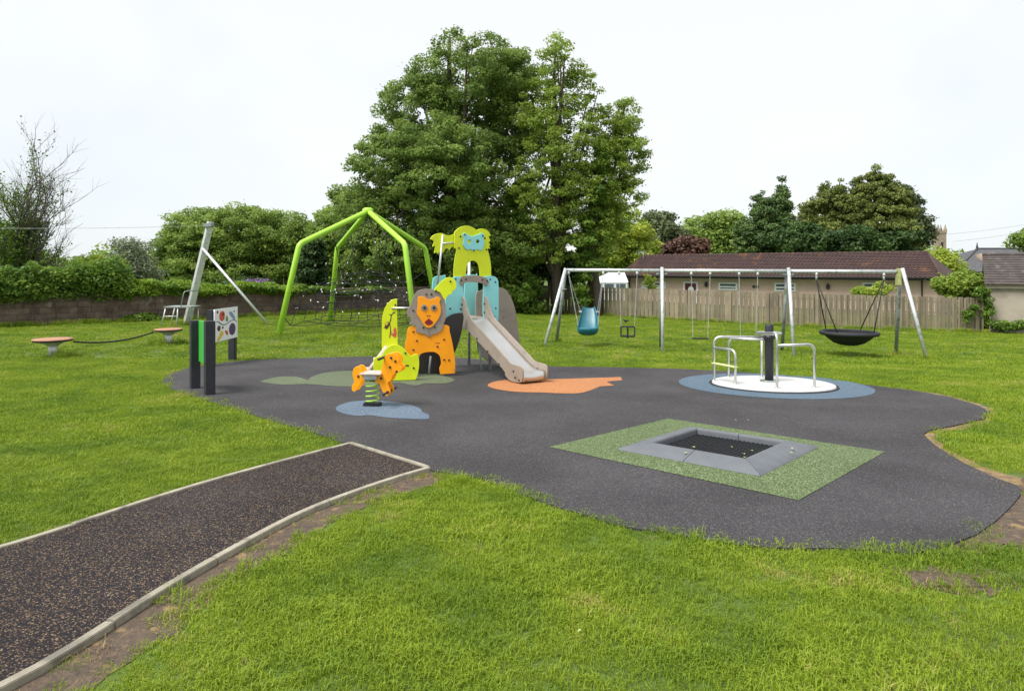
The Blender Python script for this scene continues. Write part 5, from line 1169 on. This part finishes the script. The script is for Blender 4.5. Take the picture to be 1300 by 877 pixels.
tree('roadside_tree', 'broad rounded green tree behind the leaning zip wire mast', (-21, 52.0),
     [(-21.72, 52, 4.1, 4.89, 3.67, 2.45), (-25.08, 52, 3.18, 2.57, 2.66, 2.75), (-18.35, 52, 3.79, 3.36, 2.84, 2.32), (-21.41, 52, 1.34, 6.12, 3.98, 1.84), (-16.21, 52, 2.87, 2.14, 2.14, 2.14), (-26.61, 52, 1.34, 1.53, 1.68, 1.84)], 1500, 110, .60, .18, 'leaf_lime_tree', .4, 20, lo=.35, flat=.5)
tree('roadside_tree', 'mid green tree filling the gap left of the sycamore', (-12.5, 50.0),
     [(-12.35, 50, 4.59, 2.24, 2.59, 2.94), (-13.23, 50, 2.24, 2.06, 2.35, 2.65), (-10.88, 50, 2.24, 2.35, 2.5, 2.65)], 360, 130, .65, .22, 'leaf_lime_tree', .3, 10, lo=.35)
tree('yew_tree', 'dark conical yew behind the left leg of the climbing net', (-12.6, 42.0), [(-12.55, 42, 1.4, 0.69, 1.38, 2.08), (-12.65, 42, 0.56, 1.09, 1.28, 1.48), (-12.45, 42, 2.74, 0.4, 0.82, 1.24)], 90, 150, .45, .2, 'leaf_dark', .15, 4, lo=.2, spray=.8)
tree('hawthorn_tree', 'small grey-green hawthorn in pale blossom behind the hedge', (-22.5, 40.0), [(-22.82, 40, 2.36, 1.13, 1.13, 1.13), (-22.12, 40, 1.42, 1.22, 1.08, 0.94), (-23.15, 40, 1.27, 1.13, 0.99, 0.85)], 90, 75, .55, .16, 'leaf_grey', .14, 14, lo=.3, stray=.3)
tree('garden_shrub', 'small bright green shrub rising above the hedge between bare tree and hawthorn', (-22.0, 36.0), [(-22.66, 36, 1.78, 0.72, 0.57, 0.42), (-21.81, 36, 1.44, 0.85, 0.68, 0.51), (-23.51, 36, 1.35, 0.85, 0.64, 0.42)], 40, 110, .5, .17, 'leaf_bright', .06, 4, cat='shrub', lo=.2)
rh = tree('rhododendron', 'rhododendron bush with purple blossom above the wall', (-13.8, 37.5), [(-14.28, 37, 0.52, 1.22, 0.83, 0.44), (-15.23, 37, 0.43, 1.09, 0.72, 0.35)], 40, 120, .45, .16, 'leaf_dark', .06, 4, cat='shrub', lo=.2)
crown('blossom', [(-14.12, 36.6, 0.7, 0.95, 0.58, 0.22), (-14.73, 36.6, 0.62, 0.6, 0.39, 0.17)], 30, 60, .3, .13, 'blossom', rh, lo=.5)
# half-bare tree with ivy at far left
bt = thing('bare_tree', (-24.6, 34, gz(-24.6, 34)), 'half-bare spreading tree with ivy-covered stems at far left', 'tree')
twm = MB(); tips = []; stems = []
def grow(p, d, L, r, lev):
    n = 4; pts = [p]; q = p.copy(); dd = d.copy()
    for k in range(n):
        dd = (dd + Vector((random.gauss(0, .13), random.gauss(0, .13), random.gauss(.05, .08)))).normalized(); q = q + dd * L / n; pts.append(q.copy())
    twm.tube(pts, [r * (1 - .6 * k / n) for k in range(n + 1)], 6 if lev < 2 else 4, caps=False); stems.append((pts, lev))
    if lev < 4:
        for k in range(random.randint(3, 4) if lev < 3 else 3):
            i = random.randint(1, n); a = random.uniform(.25, .8); e = dd.orthogonal().normalized(); e.rotate(Matrix.Rotation(random.random() * 6.28, 3, dd))
            nd = (dd * math.cos(a) + e * math.sin(a) + Vector((0, 0, .12))).normalized(); grow(pts[i], nd, L * random.uniform(.55, .78), r * .5, lev + 1)
for k in range(13):
    a = k / 13 * 6.28 + random.random() * .5; grow(Vector((-24.9, 34, gz(-24.6, 34))), Vector((math.cos(a) * .29, math.sin(a) * .28, 1)).normalized(), random.uniform(3.0, 4.0), .10, 0)
tag(twm.build('branches', MT['twig'], bt), kind='stuff')
P = []; 
for pts, lev in stems:
    for a, b in zip(pts, pts[1:]):
        m_ = (a + b) / 2
        dn = (1.0 if lev == 0 else .5 if lev == 1 else .12) * max(0, 1.2 - abs(m_.x + 24.9) / 1.3) * (1.2 if m_.z < 4 else .5)
        for k in range(int(60 * dn * random.random())): P.append(a.lerp(b, random.random()) + Vector((random.gauss(0, .09), random.gauss(0, .09), random.gauss(0, .09))))
P = np.array([tuple(p) for p in P]); leaves('ivy', P, RNG.random(len(P)), .12, 'leaf_ivy', bt, .3)
# right hand background
tree('copper_beech', 'dark brownish-green tree behind the left end of the bungalow', (17, 80.0), [(17.41, 80, 6.36, 2.07, 2.07, 2.07), (16.0, 80, 4.47, 2.35, 2.21, 2.07), (18.82, 80, 4.29, 2.07, 1.98, 1.88)], 100, 130, 1.3, .42, 'leaf_pine', .3, 8, lo=.3)
tree('copper_beech', 'low reddish copper-leaved tree just above the bungalow ridge', (19.5, 72.0), [(18.8, 72, 3.68, 1.86, 1.44, 1.02), (17.36, 72, 3.34, 1.36, 1.1, 0.85)], 60, 110, 1.0, .4, 'leaf_copper', .2, 5, lo=.3)
tree('roadside_tree', 'pale green rounded tree crown far behind the bungalow', (27, 95.0), [(26.82, 95, 6.34, 3.58, 3.13, 2.68), (30.73, 95, 6.12, 3.13, 3.02, 2.91), (27.94, 95, 3.88, 5.59, 3.8, 2.01)], 130, 140, 1.7, .5, 'leaf_lime_tree', .4, 8, lo=.35)
tree('spruce_tree', 'pointed dark spruce left of the cypress clump', (30, 74.0), [(29.86, 74, 10.53, 0.13, 0.94, 1.74), (29.69, 74, 9.31, 0.52, 0.96, 1.39), (29.6, 74, 7.92, 1.39, 1.74, 2.09), (27.68, 74, 7.57, 1.22, 1.92, 2.61), (29.16, 74, 5.31, 2.96, 2.7, 2.44), (26.99, 74, 4.26, 2.44, 2.26, 2.09), (25.68, 74, 5.13, 1.22, 1.65, 2.09)], 700, 60, .42, .22, 'leaf_conifer', .3, 6, lo=.3, spray=-.3, flat=.55)
tree('cypress_tree', 'broad olive-green cypress, left one of the dense clump', (37, 76.0), [(37.2, 76, 10.41, 0.63, 1.03, 1.43), (36.66, 76, 8.62, 1.61, 1.97, 2.32), (35.59, 76, 10.05, 0.63, 1.03, 1.43), (34.87, 76, 7.91, 1.43, 1.88, 2.32), (33.44, 76, 6.57, 1.16, 1.92, 2.68), (35.32, 76, 5.23, 3.22, 2.68, 2.15), (37.37, 76, 6.57, 1.79, 2.41, 3.04)], 800, 80, .45, .22, 'leaf_cypress', .4, 6, lo=.3, spray=.9)
tree('cypress_tree', 'tallest olive-green cypress in the middle of the clump', (40.5, 75.0), [(40.13, 74, 11.75, 0.7, 0.96, 1.22), (39.7, 74, 9.83, 1.57, 1.83, 2.09), (38.48, 74, 10.36, 0.61, 1.0, 1.39), (37.96, 74, 8.09, 1.31, 1.96, 2.61), (41.79, 74, 10.7, 0.7, 0.96, 1.22), (41.96, 74, 8.44, 1.39, 1.92, 2.44), (43.35, 74, 9.14, 0.7, 1.04, 1.39), (40.22, 74, 6.44, 2.96, 2.96, 2.96), (43.18, 74, 6.0, 1.57, 2.26, 2.96), (38.31, 74, 4.44, 2.61, 2.18, 1.74)], 1000, 80, .45, .22, 'leaf_cypress', .4, 6, lo=.3, spray=.9)
tree('pine_tree', 'ragged dark pine on the right side of the cypress clump', (46, 78.0), [(46.8, 78, 8.81, 1.28, 1.28, 1.28), (47.26, 78, 6.7, 1.28, 1.38, 1.47), (47.72, 78, 5.32, 1.1, 1.19, 1.28), (46.34, 78, 5.32, 2.2, 2.11, 2.02), (45.42, 78, 10.37, 1.1, 1.1, 1.1)], 200, 80, .6, .28, 'leaf_pine', .35, 12, lo=.3, spray=.4, stray=.25)
tree('evergreen_shrub', 'very dark evergreen mass between the cypresses and the bungalow ridge', (36, 70.0), [(30.49, 72, 4.62, 3.39, 2.63, 1.86), (36.42, 72, 4.36, 3.39, 2.46, 1.52), (41.51, 72, 4.36, 3.05, 2.29, 1.52)], 130, 130, 1.0, .36, 'leaf_dark', .3, 4, lo=.3)
tree('garden_tree', 'bright green small tree between bungalow and slate-roofed house', (36.5, 58.0), [(37.19, 58, 1.99, 1.36, 1.26, 1.16), (37.87, 58, 0.97, 1.23, 1.16, 1.09), (36.51, 58, 0.97, 1.5, 1.43, 1.36)], 100, 110, .75, .26, 'leaf_bright', .14, 8, lo=.3)
tree('garden_shrub', 'leafy green shrub bulging over the right end of the fence', (21.6, 33.0), [(22.44, 33, 0.8, 1.16, 0.85, 0.54), (23.1, 33, 0.41, 0.7, 0.66, 0.62), (21.55, 33, 0.56, 0.7, 0.54, 0.39), (23.37, 33, -0.37, 0.31, 0.66, 1.01)], 110, 150, .42, .17, 'leaf_ash', .06, 6, cat='shrub', lo=.3)
iv = thing('climbing_ivy', V(21.3, 30.7), 'ivy growing down the boards at the right end of the fence', 'ivy')
for nm, bl_ in (('foliage', [(21.52, 30.75, 0.38, 0.36, 0.34, 0.33), (21.27, 30.75, -0.09, 0.25, 0.22, 0.18), (20.91, 30.75, -0.59, 0.22, 0.27, 0.33), (21.85, 30.75, -0.34, 0.18, 0.42, 0.65)]),):
    bl_ = [(b[0], b[1], b[2], b[3], .12, b[5]) for b in bl_]; crown(nm, bl_, 36, 60, .2, .11, 'leaf_ivy', iv, lo=.2)
MB().tube([V(21.5, 30.72, 0), (21.45, 30.7, -.5), (21.3, 30.72, .2)], [.03, .02, .01], 6).build('stem', MT['bark'], iv)
tree('garden_shrub', 'low weedy shrub at the foot of the outbuilding wall', (24.0, 30.6), [(22.5, 30.6, -1.01, 0.58, 0.4, 0.22), (23.4, 30.6, -0.94, 0.58, 0.43, 0.29), (24.12, 30.6, -0.94, 0.58, 0.43, 0.29)], 50, 110, .25, .12, 'leaf_ivy', .03, 3, cat='shrub', lo=.2)
tree('garden_shrub', 'clipped yellowish shrub below the bungalow window at right', (21.5, 40.0), [(21.46, 40, 0.24, 0.94, 0.64, 0.33), (22.21, 40, 0.43, 0.38, 0.31, 0.24)], 40, 90, .35, .15, 'leaf_bright', .04, 3, cat='shrub', lo=.2)
tree('garden_shrub', 'thin young sapling in front of the left bungalow window', (9.2, 44.0), [(8.96, 44, 0.77, 0.21, 0.31, 0.41), (9.16, 44, 0.36, 0.26, 0.26, 0.26)], 14, 40, .25, .14, 'leaf_bright', .03, 3, cat='shrub', lo=.2)
tree('roadside_tree', 'tree crown cut off by the right edge above the slate roof', (58, 66.0), [(50.86, 66, 4.37, 1.4, 1.32, 1.24), (52.41, 66, 4.76, 1.71, 1.71, 1.71)], 60, 110, .8, .3, 'leaf_lime_tree', .25, 6, lo=.3)
tree('garden_shrub', 'dark weeds along the foot of the stone wall', (-14.6, 27.7), [(-15.26, 27.6, -0.43, 0.71, 0.42, 0.13), (-17.21, 27.6, -0.59, 0.97, 0.54, 0.1), (-19.16, 27.6, -0.72, 0.97, 0.54, 0.1)], 60, 60, .2, .12, 'leaf_ivy', .02, 2, cat='shrub', lo=.2)
# far wooded backdrop that closes the horizon
fb = []
for k in range(26):
    x = -150 + 12 * k; fb.append((x, 150 + random.uniform(-10, 10), 1.0, 10, 6, random.uniform(2.5, 5.0)))
wo = crown('far_wood', fb, 700, 60, 3.0, 1.3, 'leaf_lime_tree', None, lo=.3)
for o in bpy.data.objects:
    if o.name.startswith('far_wood'): tag(o, 'far-off line of green woodland beyond the houses', 'wood', kind='stuff')
